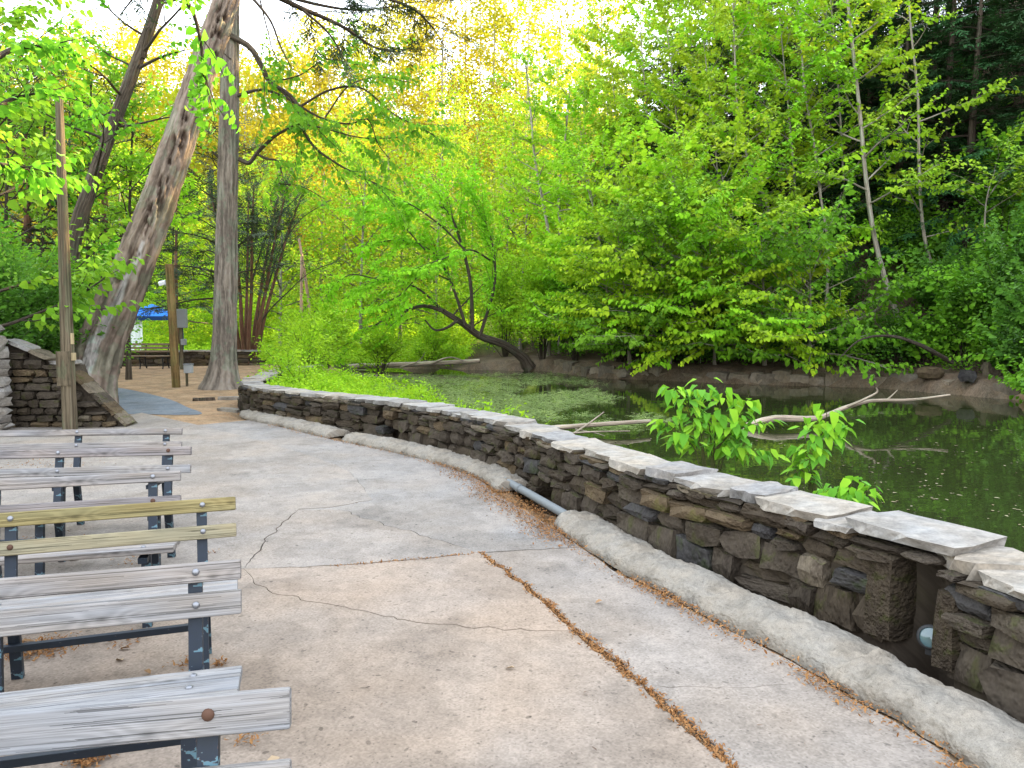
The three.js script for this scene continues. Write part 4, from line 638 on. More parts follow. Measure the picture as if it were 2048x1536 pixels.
// ---------------------------------------------------------------- left: the leaning cedar and its neighbours
const P3 = (list) => list.map(([x, y, d]) => atDepth(x, y, d));
{
  const spine = P3([[176, 800, 14.4], [186, 745, 14.4], [209, 670, 14.45], [255, 560, 14.5], [294, 460, 14.6], [332, 360, 14.7], [368, 255, 14.8], [400, 160, 14.9], [428, 75, 15], [452, 0, 15.1], [476, -90, 15.2], [500, -200, 15.4]]);
  spine[0].y = -0.2; const base = V(spine[0].x, -0.07, spine[0].z);
  const t = thing('leaning_cedar', 'thick leaning trunk with peeling bark, rot holes and a bare pale streak', 'tree', [base.x, base.y, base.z]);
  const pts = spline(spine.map((p) => p.clone().sub(base)), 200), r = rng(77);
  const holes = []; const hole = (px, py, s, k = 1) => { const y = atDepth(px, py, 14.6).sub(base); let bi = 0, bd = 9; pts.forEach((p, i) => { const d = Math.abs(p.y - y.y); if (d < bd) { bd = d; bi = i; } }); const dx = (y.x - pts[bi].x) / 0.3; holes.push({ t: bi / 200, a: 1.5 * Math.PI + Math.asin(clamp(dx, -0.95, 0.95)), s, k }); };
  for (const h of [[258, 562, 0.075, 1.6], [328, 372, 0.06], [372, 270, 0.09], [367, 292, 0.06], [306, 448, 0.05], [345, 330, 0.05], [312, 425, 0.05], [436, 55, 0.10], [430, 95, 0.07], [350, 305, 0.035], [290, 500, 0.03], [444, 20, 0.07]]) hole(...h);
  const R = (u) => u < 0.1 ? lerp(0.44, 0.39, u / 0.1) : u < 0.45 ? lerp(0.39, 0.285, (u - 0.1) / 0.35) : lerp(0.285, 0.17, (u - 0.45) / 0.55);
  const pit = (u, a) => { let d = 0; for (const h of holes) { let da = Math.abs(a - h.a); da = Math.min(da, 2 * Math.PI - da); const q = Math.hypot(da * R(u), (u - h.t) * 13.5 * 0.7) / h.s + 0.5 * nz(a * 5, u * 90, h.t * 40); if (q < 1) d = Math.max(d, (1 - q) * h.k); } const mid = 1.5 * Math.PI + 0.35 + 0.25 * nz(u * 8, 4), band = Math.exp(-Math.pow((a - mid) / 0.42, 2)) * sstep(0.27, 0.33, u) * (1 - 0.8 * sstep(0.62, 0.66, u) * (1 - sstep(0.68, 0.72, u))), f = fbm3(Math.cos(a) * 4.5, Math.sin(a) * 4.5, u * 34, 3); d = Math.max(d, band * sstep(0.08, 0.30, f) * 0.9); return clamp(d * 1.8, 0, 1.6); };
  const streak = (u, a) => { let da = a - (1.5 * Math.PI - 0.05 + 0.5 * u * 3); if (u > 0.34) return 0; const w = 0.42 * (1 - u / 0.36) + 0.06, q = Math.abs(da + 0.18 * nz(u * 25, 3)) / w; return sstep(1, 0.75, q); };
  const ridge = (u, a) => { const x = Math.cos(a) * 2.1, y = Math.sin(a) * 2.1; return fbm3(x * 2.2, y * 2.2, u * 9, 3); };
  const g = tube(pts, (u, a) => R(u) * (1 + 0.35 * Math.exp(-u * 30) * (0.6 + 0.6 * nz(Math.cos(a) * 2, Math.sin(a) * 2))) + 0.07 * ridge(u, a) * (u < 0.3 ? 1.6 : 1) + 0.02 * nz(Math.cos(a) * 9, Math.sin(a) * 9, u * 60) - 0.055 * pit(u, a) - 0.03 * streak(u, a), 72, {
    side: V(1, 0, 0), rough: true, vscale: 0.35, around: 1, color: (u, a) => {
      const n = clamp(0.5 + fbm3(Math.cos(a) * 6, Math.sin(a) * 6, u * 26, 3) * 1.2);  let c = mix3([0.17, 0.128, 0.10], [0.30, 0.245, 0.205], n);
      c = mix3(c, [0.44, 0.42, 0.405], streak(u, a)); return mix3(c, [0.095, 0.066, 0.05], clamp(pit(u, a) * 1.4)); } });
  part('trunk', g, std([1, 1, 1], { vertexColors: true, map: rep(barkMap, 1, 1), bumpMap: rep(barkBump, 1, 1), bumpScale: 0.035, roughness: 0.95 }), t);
  const geos = [], sprays = [], limb = (list, ra, rb, o = {}) => { const q = spline(P3(list).map((p) => p.sub(base)), 20); geos.push(tube(q, (v) => lerp(ra, rb, v), 7)); const len = q.reduce((s, p, i) => i ? s + p.distanceTo(q[i - 1]) : 0, 0); if (!o.bare) dress(q, len, ra * 0.5, { subs: 3.0, subLen: 0.38, every: 0.26, size: 0.55, ...o }, r, geos, sprays); };
  limb([[470, -60, 15.1], [530, -20, 15.5], [600, 15, 16], [680, 50, 16.5], [750, 95, 17], [800, 105, 17.3]], 0.07, 0.015); limb([[480, -90, 15.1], [600, -60, 16], [720, -20, 17], [830, 20, 18], [870, 60, 18.3]], 0.07, 0.015); limb([[600, 15, 16], [660, 70, 16.2], [700, 140, 16.4]], 0.03, 0.01); limb([[530, -20, 15.5], [640, 10, 15.8], [720, 20, 16], [800, 10, 16.2]], 0.04, 0.01);
  limb([[500, -10, 15.2], [540, 40, 15.3], [560, 90, 15.3], [585, 140, 15.4]], 0.03, 0.008, { subs: 1.2, every: 0.9, size: 0.3 });
  limb([[440, -60, 15.1], [380, -80, 15.2], [300, -40, 15.5], [240, 30, 16]], 0.05, 0.012); limb([[345, 300, 14.8], [300, 330, 15.5], [280, 350, 16]], 0.02, 0.008, { subs: 1, every: 1 });
  const b = part('branches', mergeGeometries(geos), barkDark, t); b.userData.kind = 'stuff';
  foliage(t, 'crown', sprays, SP.needle[0], NEEDLE, CEDAR, 88, 0.9);
}
{
  const spine = P3([[443, 778, 18.7], [448, 700, 18.7], [452, 560, 18.75], [455, 400, 18.8], [459, 200, 18.85], [462, 0, 18.9], [466, -220, 19], [470, -420, 19.1]]); spine[0].y = -0.07;
  const D = 18.7, L = (list, ra, rb, dressed) => ({ pts: P3(list.map(([x, y, d = D]) => [x, y, d])), r0: ra, r1: rb, dressed });
  const t = tree('upright_tree', 'big straight upright trunk with furrowed bark rising from the bare soil', undefined, spine, 0.30, 0.15, { seed: 901, bark: barkGrey, twigBark: barkDark, trunkSides: 80, trunkSeg: 150, furrow: 0.028, flare: 0.9, n: 10, t0: 0.72, len: 4, el0: 0.2, el1: 0.9, subs: 1.6, every: 0.45, geo: SP.beechNear, tint: MID, size: 1.0, bare: 0.35,
    limbs: [
      L([[462, 72], [500, 95], [522, 130], [540, 165], [575, 187], [597, 215], [600, 245], [625, 290], [665, 322], [720, 352], [790, 385]], 0.075, 0.012), L([[478, 318], [497, 326], [515, 305], [550, 272], [580, 255], [612, 232]], 0.06, 0.02), L([[512, 308], [535, 318], [555, 322], [562, 345], [552, 364], [600, 372], [650, 398]], 0.03, 0.008),
      L([[475, 192], [500, 183], [530, 180], [580, 200], [640, 235], [700, 248], [735, 238], [757, 290], [780, 318]], 0.04, 0.008), L([[597, 215], [660, 180], [720, 175], [790, 230], [850, 260], [880, 280]], 0.03, 0.008), L([[650, 235], [700, 170], [760, 155], [820, 165]], 0.02, 0.006), L([[600, 245], [660, 260], [720, 275], [790, 275], [830, 262]], 0.02, 0.006), L([[520, 0], [535, 60], [550, 110], [582, 145]], 0.02, 0.008), L([[540, 165], [600, 150], [650, 120], [720, 130]], 0.02, 0.006),
      L([[462, 120], [430, 90], [400, 60], [360, 50]], 0.03, 0.008), L([[450, 330], [420, 300], [380, 290]], 0.03, 0.008)],
    limbDress: { subs: 2.0, subLen: 0.42, every: 0.38, bare: 0.2, size: 1.0 } });
  const s2 = P3([[112, 790, 17], [126, 640, 17], [150, 470, 17], [190, 350, 17.1], [232, 235, 17.2], [272, 130, 17.3], [305, 40, 17.4], [335, -60, 17.5]]); s2[0].y = -0.07;
  tree('dark_leaning_tree', 'dark crooked leaning trunk with broken stubs behind the wooden pole', undefined, s2, 0.19, 0.10, { seed: 902, bark: barkDark, trunkSides: 14, n: 9, t0: 0.4, len: 2.0, el0: 0.3, el1: 0.5, subs: 1.5, every: 0.4, geo: SP.beechNear, tint: MID, size: 0.9, bare: 0.3,
    limbs: [{ pts: P3([[285, 115, 17.3], [296, 60, 17.2], [300, 55, 17.2]]), r0: 0.09, r1: 0.05, dressed: false }, { pts: P3([[240, 235, 17.2], [252, 250, 17.0], [250, 262, 16.9]]), r0: 0.04, r1: 0.02, dressed: false }, { pts: P3([[270, 140, 17.3], [320, 115, 17.2], [370, 100, 17.2]]), r0: 0.04, r1: 0.015 }, { pts: P3([[255, 200, 17.3], [200, 235, 17.3], [160, 240, 17.4]]), r0: 0.03, r1: 0.01 }] });
}
// cedars and broadleaf trees behind the clearing
[[212, 24, 8.2, 'dark cedar with a thick brown trunk behind the leaning trunk'], [440, 25.5, 7.4, 'dark drooping cedar between the stout post and the upright tree'], [60, 23, 8.5, 'dark cedar behind the tall wooden pole'], [352, 39, 8, 'dark cedar beyond the blue gazebo'], [-20, 20, 8, 'dark cedar on the slope above the stone pillar']].forEach(([px, d, h, label], i) => tree('cedar_tree', label, 'cedars round the clearing', lean(atPx(px, d), h, 0.3, 0), 0.21, 0.03, { seed: 920 + i, bark: barkRed, twigBark: barkDark, n: 32, t0: i === 1 ? 0.28 : 0.3, len: 2.3, shape: (u) => 1.1 - 0.7 * u, el0: 0.0, el1: 0.6, lift: -0.03, subs: 2.2, subLen: 0.4, every: 0.32, geo: SP.needle, mat: NEEDLE, tint: CEDAR, wild: 0.9, size: 0.75, flare: 0.3 }));
[[10, 17.5, 6.0, MID], [85, 19.5, 7, MID], [175, 20.5, 7.5, MID], [255, 21.5, 7.2, FRESH], [-60, 12, 6, MID], [345, 40, 9, FRESH], [140, 27, 9, FRESH]].forEach(([px, d, h, tint], i) => tree('young_maple', ['young maple on the slope behind the stone pillar', 'young maple just behind the wooden pole', 'young maple between pole and leaning trunk', 'young maple directly behind the middle of the leaning trunk', 'young maple on the slope outside the stone pillar', 'young maple beyond the blue gazebo', 'taller young maple on the left slope behind the cedars'][i], 'young maples on the left', lean(atPx(px, d), h, 0.6, 0.4), 0.07, 0.02, { seed: 940 + i, bark: barkDark, n: 17, t0: i === 3 || i === 2 ? 0.45 : 0.22, len: 2.1, shape: (u) => 1.1 - 0.5 * u, el0: 0.15, el1: 0.8, subs: 2.0, subLen: 0.42, every: 0.36, geo: SP.beechNear, tint, size: 1.1 }));
{ // broad-leaved tree outside the frame whose limbs reach into it
  const b = G(-8.9, -5.2), t = [b, b.clone().add(V(0.3, 3, -0.2)), b.clone().add(V(0.5, 7.5, -0.3))], f = (list) => ({ pts: [b.clone().add(V(0.25, 3.3, -0.2)), ...P3(list)], r0: 0.05, r1: 0.008 });
  tree('overhanging_tree', 'large-leaved tree whose boughs hang in front of the leaning trunk', undefined, t, 0.17, 0.08, { seed: 960, bark: barkDark, n: 0, t0: 0.6, len: 2.5, geo: SP.beechNear, tint: MID, limbs: [f([[-60, 130, 7.4], [40, 95, 7.8], [130, 95, 8]]), f([[-80, 260, 7.5], [20, 200, 8], [80, 185, 8]]), f([[-60, -20, 7.6], [200, -50, 8.0], [370, 0, 8.4], [402, 90, 8.6], [405, 150, 8.6]]), f([[-80, 330, 7.8], [10, 330, 8.4], [60, 340, 8.6]])], limbDress: { subs: 0.8, subLen: 0.08, every: 0.55, bare: 0.72, size: 0.85 } });
}
// bushes on the slope behind the stair wall
[[30, 13.4, 1.0, 2.5, DEEP], [95, 14.2, 0.9, 2.2, DEEP], [-40, 12.6, 1.0, 2.4, DEEP], [150, 16.5, 1.1, 2.2, MID], [70, 16, 1.2, 3.0, MID], [0, 15.4, 1.2, 3.4, MID]].forEach(([px, d, rad, h, tint], i) => shrub('slope_bush', ['dense dark bush right above the stair wall', 'dense dark bush touching the wooden pole', 'dense dark bush above the stone pillar', 'leafy bush peeping out behind the leaning trunk base', 'taller leafy bush behind the pole', 'tall leafy bush rising over the stone pillar'][i], 'bushes above the stair wall', atPx(px, d), rad, h, tint, 970 + i, { stems: 18, every: 0.2, geo: SP.bush }));

// ---------------------------------------------------------------- middle distance
{ // many-stemmed reddish tree
  const b = G((497 - 1024) / FOCAL * 28.6, -28.6), t = thing('many_stemmed_tree', 'many-stemmed tree with reddish trunks behind the big upright tree', 'tree', [b.x, b.y, b.z]), r = rng(31), geos = [], sprays = [];
  for (let i = 0; i < 8; i++) { const az = i * 0.8, k = (i % 4 - 1.5) * 0.28, q = spline([V(k * 0.5, -0.1, Math.sin(az) * 0.2), V(k * 1.0, 1.2, Math.sin(az) * 0.3), V(k * 1.6 + 0.1, 2.6, Math.sin(az) * 0.5), V(k * 2.6 + 0.2, 4.6, Math.sin(az) * 1.0), V(k * 3.6 + 0.3, 6.2, Math.sin(az) * 1.4)], 14); part('trunk', tube(q, (u) => lerp(0.10, 0.02, u), 8), barkRed, t); dress(q, 6.4, 0.03, { subs: 2.2, subLen: 0.18, every: 0.3, bare: 0.5, size: 0.6 }, r, geos, sprays); }
  for (const l of [[[512, 660], [535, 625], [575, 585], [620, 545], [680, 520]], [[515, 640], [540, 560], [560, 500], [600, 440], [660, 400]], [[505, 560], [530, 480], [560, 430], [600, 390]]]) { const q = spline(l.map(([x, y]) => atDepth(x, y, 28.6).sub(b)), 14); geos.push(tube(q, (u) => lerp(0.035, 0.008, u), 5)); dress(q, 4, 0.02, { subs: 2, subLen: 0.3, every: 0.9, bare: 0.5, size: 0.5 }, r, geos, sprays); }
  part('branches', mergeGeometries(geos), barkDark, t).userData.kind = 'stuff'; foliage(t, 'crown', sprays, SP.needle[1], NEEDLE, CEDAR, 32, 0.9);
}
{ // tree stretched out low over the water
  const D = 30.5, b = G(0.7, -31.9), L = (list, ra, rb, o) => ({ pts: P3(list.map(([x, y, d = D]) => [x, y, d])), r0: ra, r1: rb, dressed: o });
  const sp = [b, ...P3([[1010, 690, 31.4], [960, 672, 31], [922, 645, 30.8], [886, 622, 30.5]])];
  tree('overhanging_pond_tree', 'dark crooked trunk stretched low over the water under a wide bright crown', undefined, sp, 0.20, 0.10, { seed: 980, bark: barkDark, n: 3, t0: 0.6, len: 2, subs: 1.5, geo: SP.beech, tint: FRESH, size: 0.95, every: 0.36,
    limbs: [L([[886, 622], [850, 612], [810, 622], [770, 640], [720, 668], [690, 690]], 0.09, 0.015), L([[915, 640], [895, 655], [870, 660], [850, 640]], 0.07, 0.03, false), L([[930, 650], [915, 600], [890, 540], [860, 500], [800, 480], [740, 490]], 0.07, 0.012), L([[945, 660], [940, 560], [920, 480], [900, 430], [870, 408], [835, 414], [800, 440]], 0.08, 0.012), L([[886, 622], [840, 580], [790, 560], [730, 570], [680, 600]], 0.05, 0.012), L([[960, 672], [990, 560], [980, 470], [950, 400]], 0.07, 0.012), L([[930, 500, 30], [880, 450, 29.5], [800, 400, 29], [740, 400, 29]], 0.04, 0.01), L([[850, 500, 30], [790, 440, 30.5], [720, 430, 31]], 0.03, 0.01), L([[760, 560], [700, 550], [660, 580], [640, 620]], 0.03, 0.008), L([[980, 520], [940, 500, 29.5], [880, 520, 28.6], [820, 540, 28]], 0.04, 0.01), L([[900, 560], [850, 545, 29.6], [800, 590, 29], [760, 610, 28.5]], 0.03, 0.01)], limbDress: { subs: 2.6, subLen: 0.4, every: 0.27, bare: 0.2, subCurve: -0.03 } });
}
[ // lime-green trees beyond the pond: px, depth, height, tint
  [560, 40, 9, LIME], [640, 44, 10, LIME], [720, 41, 9.5, LIME], [800, 45, 11, LIME], [870, 42, 10, FRESH], [940, 46, 12, LIME], [1010, 44, 12, LIME], [1080, 50, 14, LIME], [690, 52, 12, LIME], [1040, 40, 9, FRESH], [900, 54, 14, LIME], [430, 43, 8, FRESH], [500, 48, 9, LIME], [350, 47, 8.5, FRESH], [240, 42, 9, FRESH], [1140, 46, 13, LIME],
].forEach(([px, d, h, tint], i) => tree('spring_tree', 'spring green tree in the wood beyond the pond and clearing', 'spring green trees beyond the pond', lean(atPx(px, d), h, 0.5, 0.3), 0.11, 0.03, { seed: 1000 + i, bark: barkPale, twigBark: barkGrey, n: 26, t0: 0.14, len: 3.4, shape: (u) => 1.1 - 0.6 * u, el0: 0.1, el1: 0.9, subs: 1.7, subLen: 0.45, every: 0.5, geo: SP.fine, tint, size: 1.5, wild: 1.0 }));
[ // sunlit golden trees on the far slope: px, depth, height
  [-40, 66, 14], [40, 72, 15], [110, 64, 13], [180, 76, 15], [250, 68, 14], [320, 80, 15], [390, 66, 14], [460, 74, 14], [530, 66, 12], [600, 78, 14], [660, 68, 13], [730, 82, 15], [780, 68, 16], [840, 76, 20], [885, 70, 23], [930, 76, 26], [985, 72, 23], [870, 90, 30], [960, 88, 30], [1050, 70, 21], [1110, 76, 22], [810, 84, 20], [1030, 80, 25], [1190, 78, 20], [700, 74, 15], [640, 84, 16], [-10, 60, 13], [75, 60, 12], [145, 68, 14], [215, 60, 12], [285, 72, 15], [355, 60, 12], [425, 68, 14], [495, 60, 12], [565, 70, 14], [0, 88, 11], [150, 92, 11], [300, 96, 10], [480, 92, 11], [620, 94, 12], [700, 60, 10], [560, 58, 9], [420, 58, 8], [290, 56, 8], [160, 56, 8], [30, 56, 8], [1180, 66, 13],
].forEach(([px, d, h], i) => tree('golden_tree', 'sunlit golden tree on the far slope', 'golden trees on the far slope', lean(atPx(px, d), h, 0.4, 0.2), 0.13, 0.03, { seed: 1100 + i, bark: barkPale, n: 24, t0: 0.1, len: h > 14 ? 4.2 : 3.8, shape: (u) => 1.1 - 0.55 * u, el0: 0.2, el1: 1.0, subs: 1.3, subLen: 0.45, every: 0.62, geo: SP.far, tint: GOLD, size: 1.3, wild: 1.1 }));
[[603, 36, 5, 0.1], [628, 38, 6, -0.6]].forEach(([px, d, h, dx], i) => tree('bare_trunk', i ? 'thin pinkish bare trunk tilting behind the wall bend' : 'thin straight pinkish bare trunk behind the wall bend', undefined, lean(G((px - 1024) / FOCAL * d, -d), h, dx, 0), 0.10, 0.06, { seed: 1150 + i, bark: bark([0.42, 0.27, 0.2]), n: 0, t0: 1, len: 1 }));
// bushes at the bend of the wall
[[-5.0, -17.4, 0.75, 0.95], [-4.3, -16.0, 0.65, 0.8], [-3.6, -14.9, 0.5, 0.55], [-5.2, -20, 0.9, 1.1], [-6.0, -23.5, 1.1, 1.7], [-6.4, -27, 1.3, 2.0], [-5.0, -30, 1.2, 1.6], [-3.4, -33.5, 1.2, 1.8], [-7.6, -29.5, 1.3, 1.9]].forEach(([x, z, rad, h], i) => shrub('bank_bush', ['bright feathery bush leaning over the wall bend', 'bright bush hard against the pond side of the wall bend', 'small bright bush behind the far coping stones', 'leafy bush behind the bush at the wall bend', 'leafy bush on the near pond shore', 'wide bush beside the many-stemmed tree', 'bush at the corner of the pond', 'bush on the shore by the driftwood', 'bush between clearing and pond'][i], 'bushes on the near shore', V(x, Math.max(height(x, z), -0.5), z), rad, h + (i < 4 ? 0.3 : 0), FRESH, 1200 + i, { stems: 16, every: 0.2, geo: SP.bush, size: i < 4 ? 0.8 : 1.1 }));

// slim pale trunks that stand out before the dark bank
[[[[1800, 655], [1770, 560], [1748, 470], [1732, 360], [1722, 250], [1708, 120], [1695, 0], [1685, -120]], 25.4, 0.11, 'tall slim pale trunk curving up from the dark bank, the stoutest of the slim ones', 0.42, 16],
 [[[1872, 570], [1848, 470], [1838, 330], [1836, 200], [1822, 60], [1812, -80]], 26, 0.075, 'very slim straight pale trunk next to the hemlocks', 0.3, 12],
 [[[1655, 480], [1642, 400], [1630, 300], [1610, 180], [1600, 60], [1590, -60]], 26.5, 0.06, 'slim pale trunk half hidden in bright leaves', 0.2, 16],
 [[[1540, 430], [1500, 330], [1478, 240], [1470, 120], [1465, -20]], 27, 0.06, 'slim pale trunk bending in the thick of the bright leaves', 0.2, 16],
 [[[1098, 480], [1085, 400], [1070, 320], [1062, 230], [1050, 120]], 34, 0.09, 'pale trunk rising behind the bright bushes at the pond corner', 0.3, 12],
 [[[1120, 470], [1118, 380], [1130, 280], [1140, 180]], 34.5, 0.08, 'pale trunk forking away beside its twin behind the bright bushes', 0.3, 12],
 [[[1968, 500], [1970, 430], [1975, 390], [1990, 340]], 24.5, 0.04, 'short thin sapling stem before the dark hemlocks', 0.5, 7]].forEach(([l, d, r0, label, t0, n], i) => {
  const sp = P3(l.map(([x, y]) => [x, y, d])), b = sp[0].clone(); b.y = height(b.x, b.z); if (b.y < sp[0].y) sp.unshift(b.clone()); else sp[0].y = b.y;
  tree('slim_tree', label, undefined, sp, r0, r0 * 0.35, { seed: 1300 + i, bark: barkPale, n, t0, len: 2.2, shape: (u) => 1.1 - 0.4 * u, el0: 0.1, el1: 0.7, lift: -0.01, bias: V(-0.15, 0, 0.3), subs: 1.8, subLen: 0.4, every: 0.36, geo: SP.beech, tint: FRESH, size: 0.95, wild: 0.7, flare: 0.2, trunkSeg: 30 });
});
// ---------------------------------------------------------------- ground cover, water plants, litter
function scatter(name, label, category, list, geo, mat, tint, seed, wild) { const im = foliage(scene, numbered(name), list, geo, mat, tint, seed, wild); im.userData = { kind: 'stuff', label, category }; }
{
  const r = rng(61), cover = [], slope = [], emergent = [], weed = [], floaters = [];
  for (let i = 0; i < 9000; i++) { const x = lerp(-30, -2, r()), z = lerp(-29.3, -56, r()), s = sdPoly(pondLine, x, z); if (s < 0.3 || Math.hypot(x + 15.2, z + 33) < 1.6) continue; cover.push({ p: G(x, z).add(V(0, 0.1 + 0.35 * r(), 0)), d: V(r() - 0.5, 0.5, r() - 0.5).normalize(), s: 1.5 }); }
  for (let i = 0; i < 2500; i++) { const x = lerp(-30, -8.4, r()), z = lerp(-8, -29, r()); if (sdPoly(leftLine, x, z) > -0.2) continue; cover.push({ p: G(x, z).add(V(0, 0.1 + 0.3 * r(), 0)), d: V(r() - 0.5, 0.5, r() - 0.5).normalize(), s: 1.2 }); }
  scatter('ground_cover', 'low bright green plants covering the slopes behind the clearing', 'plants', cover, SP.bush[0], LEAF, FRESH, 62, 1.2);
  for (let i = 0; i < 11000; i++) { const x = lerp(-1, 30, r()), z = lerp(-20, -46, r()), s = sdPoly(hillLine, x, z); if (s > -0.3 || s < -16) continue; if (nz(x * 0.45, 5, z * 0.45) < -0.05) continue; slope.push({ p: G(x, z).add(V(0, 0.05 + 0.25 * r(), 0)), d: V(r() - 0.5, 0.4, r() - 0.5).normalize(), s: 1.0 }); }
  scatter('undergrowth', 'dark undergrowth on the steep shaded bank', 'plants', slope, SP.bush[1], LEAF, MID, 63, 1.2);
  for (let i = 0; i < 3600; i++) { const s = lerp(sAt(1040, 960), WL, Math.pow(r(), 0.8)), w = onWall(s), far = sstep(-7.5, -12, w.p.z), o = 0.5 + r() * (0.3 + 3.2 * far) * r(), p = w.p.clone().addScaledVector(w.n, o); if (nz(p.x * 0.9, 8, p.z * 0.9) < -0.25) continue; p.y = WATER + 0.02 + (0.15 + 0.55 * r()) * far * (1 - 0.12 * o); emergent.push({ p, d: V(r() - 0.5, 0.9, r() - 0.5).normalize(), s: 0.42 + 0.35 * far }); }
  scatter('water_plants', 'bright green marsh plants growing thick behind the wall', 'plants', emergent, SP.bush[2], LEAF, FRESH, 64, 0.9);
  const poly = [[700, 752], [960, 748], [1190, 746], [1215, 790], [1330, 842], [1240, 862], [1060, 838], [900, 815], [720, 790]];
  for (let i = 0; i < 13000; i++) { const px = lerp(700, 1340, r()), py = lerp(744, 862, r()); if (sdPoly(poly, px, py) > 0) continue; const p = onPlane(px, py, WATER + 0.012); if (fbm3(p.x * 0.7, 2, p.z * 0.35, 3) < lerp(-0.2, 0.06, sstep(950, 1300, px))) continue; p.x += (r() - 0.5) * 0.5; p.z += (r() - 0.5) * 0.5; weed.push({ p, d: V(r() - 0.5, 0.05, r() - 0.5).normalize(), s: 0.30 + 0.3 * r() }); }
  scatter('pond_weed', 'green weed floating in patches on the pond', 'weed', weed, spray(777, 14, 0.12, 0.06, 0.5, { droop: 0.0, wide: 0.9, thick: 0.06, roll: 0.3, bend: 0.02 }), LEAF, [[0.14, 0.22, 0.04], [0.24, 0.30, 0.08]], 65, 0.15);
  const fleaf = { P: [], I: [] }; leafShape(0.07, 0.04, 0.05, fleaf, new THREE.Matrix4(), 0.1); const fg = finish(fleaf);
  for (let i = 0; i < 1500; i++) { const px = lerp(1180, 2150, r()), py = lerp(772, 1180, Math.pow(r(), 0.7)), p = onPlane(px, py, WATER + 0.006); if (sdPoly(pondLine, p.x, p.z) > -0.3 || nz(p.x * 0.8, 1, p.z * 0.5) < -0.12) continue; if (r() < 0.6) floaters.push({ p, d: V(r() - 0.5, 0, r() - 0.5).normalize(), s: 0.4 + 0.6 * r() }); }
  scatter('floating_leaves', 'dead leaves floating on the dark pond', 'leaves', floaters, fg, std([1, 1, 1], { side: THREE.DoubleSide }), [[0.16, 0.12, 0.065], [0.22, 0.20, 0.12]], 66, 0.1);
  // crumbs of dry leaf and catkins on the paving
  const chip = { P: [], I: [] }; leafShape(0.024, 0.009, -0.12, chip, new THREE.Matrix4(), 0.6); const cg = finish(chip), crumbs = [];
  for (const [p, sp, n, y] of litterSpots) for (let k = 0; k < n; k++) { const a = r() * 6.283, q = Math.sqrt(-2 * Math.log(1 - r() * 0.98)) * sp * 0.6; crumbs.push({ p: V(p.x + Math.cos(a) * q, y + 0.004 + 0.012 * r(), p.z + Math.sin(a) * q), d: V(r() - 0.5, (r() - 0.5) * 0.5, r() - 0.5).normalize(), s: 0.45 + 0.75 * r() * r() + 0.2 * r() }); }
  scatter('leaf_litter', 'rusty brown leaf crumbs in the slab joints and along the kerb', 'litter', crumbs, cg, std([1, 1, 1], { side: THREE.DoubleSide }), [[0.17, 0.070, 0.024], [0.29, 0.15, 0.058]], 67, 0.8);
  const loose = []; for (let i = 0; i < 900; i++) { const x = lerp(-6, 1.6, r()), z = lerp(-2, -14, r()); loose.push({ p: V(x, 0.008, z), d: V(r() - 0.5, 0.1 * (r() - 0.5), r() - 0.5).normalize(), s: 0.35 + 0.9 * r() * r() }); }
  scatter('scattered_bits', 'tiny dark twigs and seeds strewn over the concrete', 'litter', loose.filter(({ p }) => sdPoly([...kerbOuter.filter((_, i) => i % 10 === 0).map((q) => [q.x - 0.05, q.z]), [-9, -13.5], [-9, 2]], p.x, p.z) < 0), cg, std([1, 1, 1], { side: THREE.DoubleSide }), [[0.07, 0.05, 0.04], [0.16, 0.11, 0.08]], 68, 0.3);
  const dead = []; for (const [px, py] of [[245, 1325], [40, 1290], [180, 1290], [260, 1300], [160, 1120], [100, 1010], [200, 1395], [290, 1345], [300, 1490], [120, 1440], [560, 1520], [30, 1040], [1030, 1340], [1205, 1205]]) dead.push({ p: onPlane(px, py).add(V(0, 0.012, 0)), d: V(r() - 0.5, 0.1, r() - 0.5).normalize(), s: 0.7 + 0.5 * r() });
  const dl = { P: [], I: [] }; leafShape(0.06, 0.035, 0.15, dl, new THREE.Matrix4(), 0.5); const dg = finish(dl), dm = [std([0.33, 0.24, 0.15], { side: THREE.DoubleSide }), std([0.24, 0.14, 0.07], { side: THREE.DoubleSide })];
  dead.forEach(({ p, d, s }, i) => { const m = single('dry_leaf', 'curled dry leaf lying on the concrete', 'leaf', dg, dm[i % 2], [p.x, p.y, p.z], 'dry leaves on the concrete'); m.rotation.y = Math.atan2(-d.z, d.x); m.rotation.x = 0.3 * (i % 3 - 1); m.scale.setScalar(s); });
}
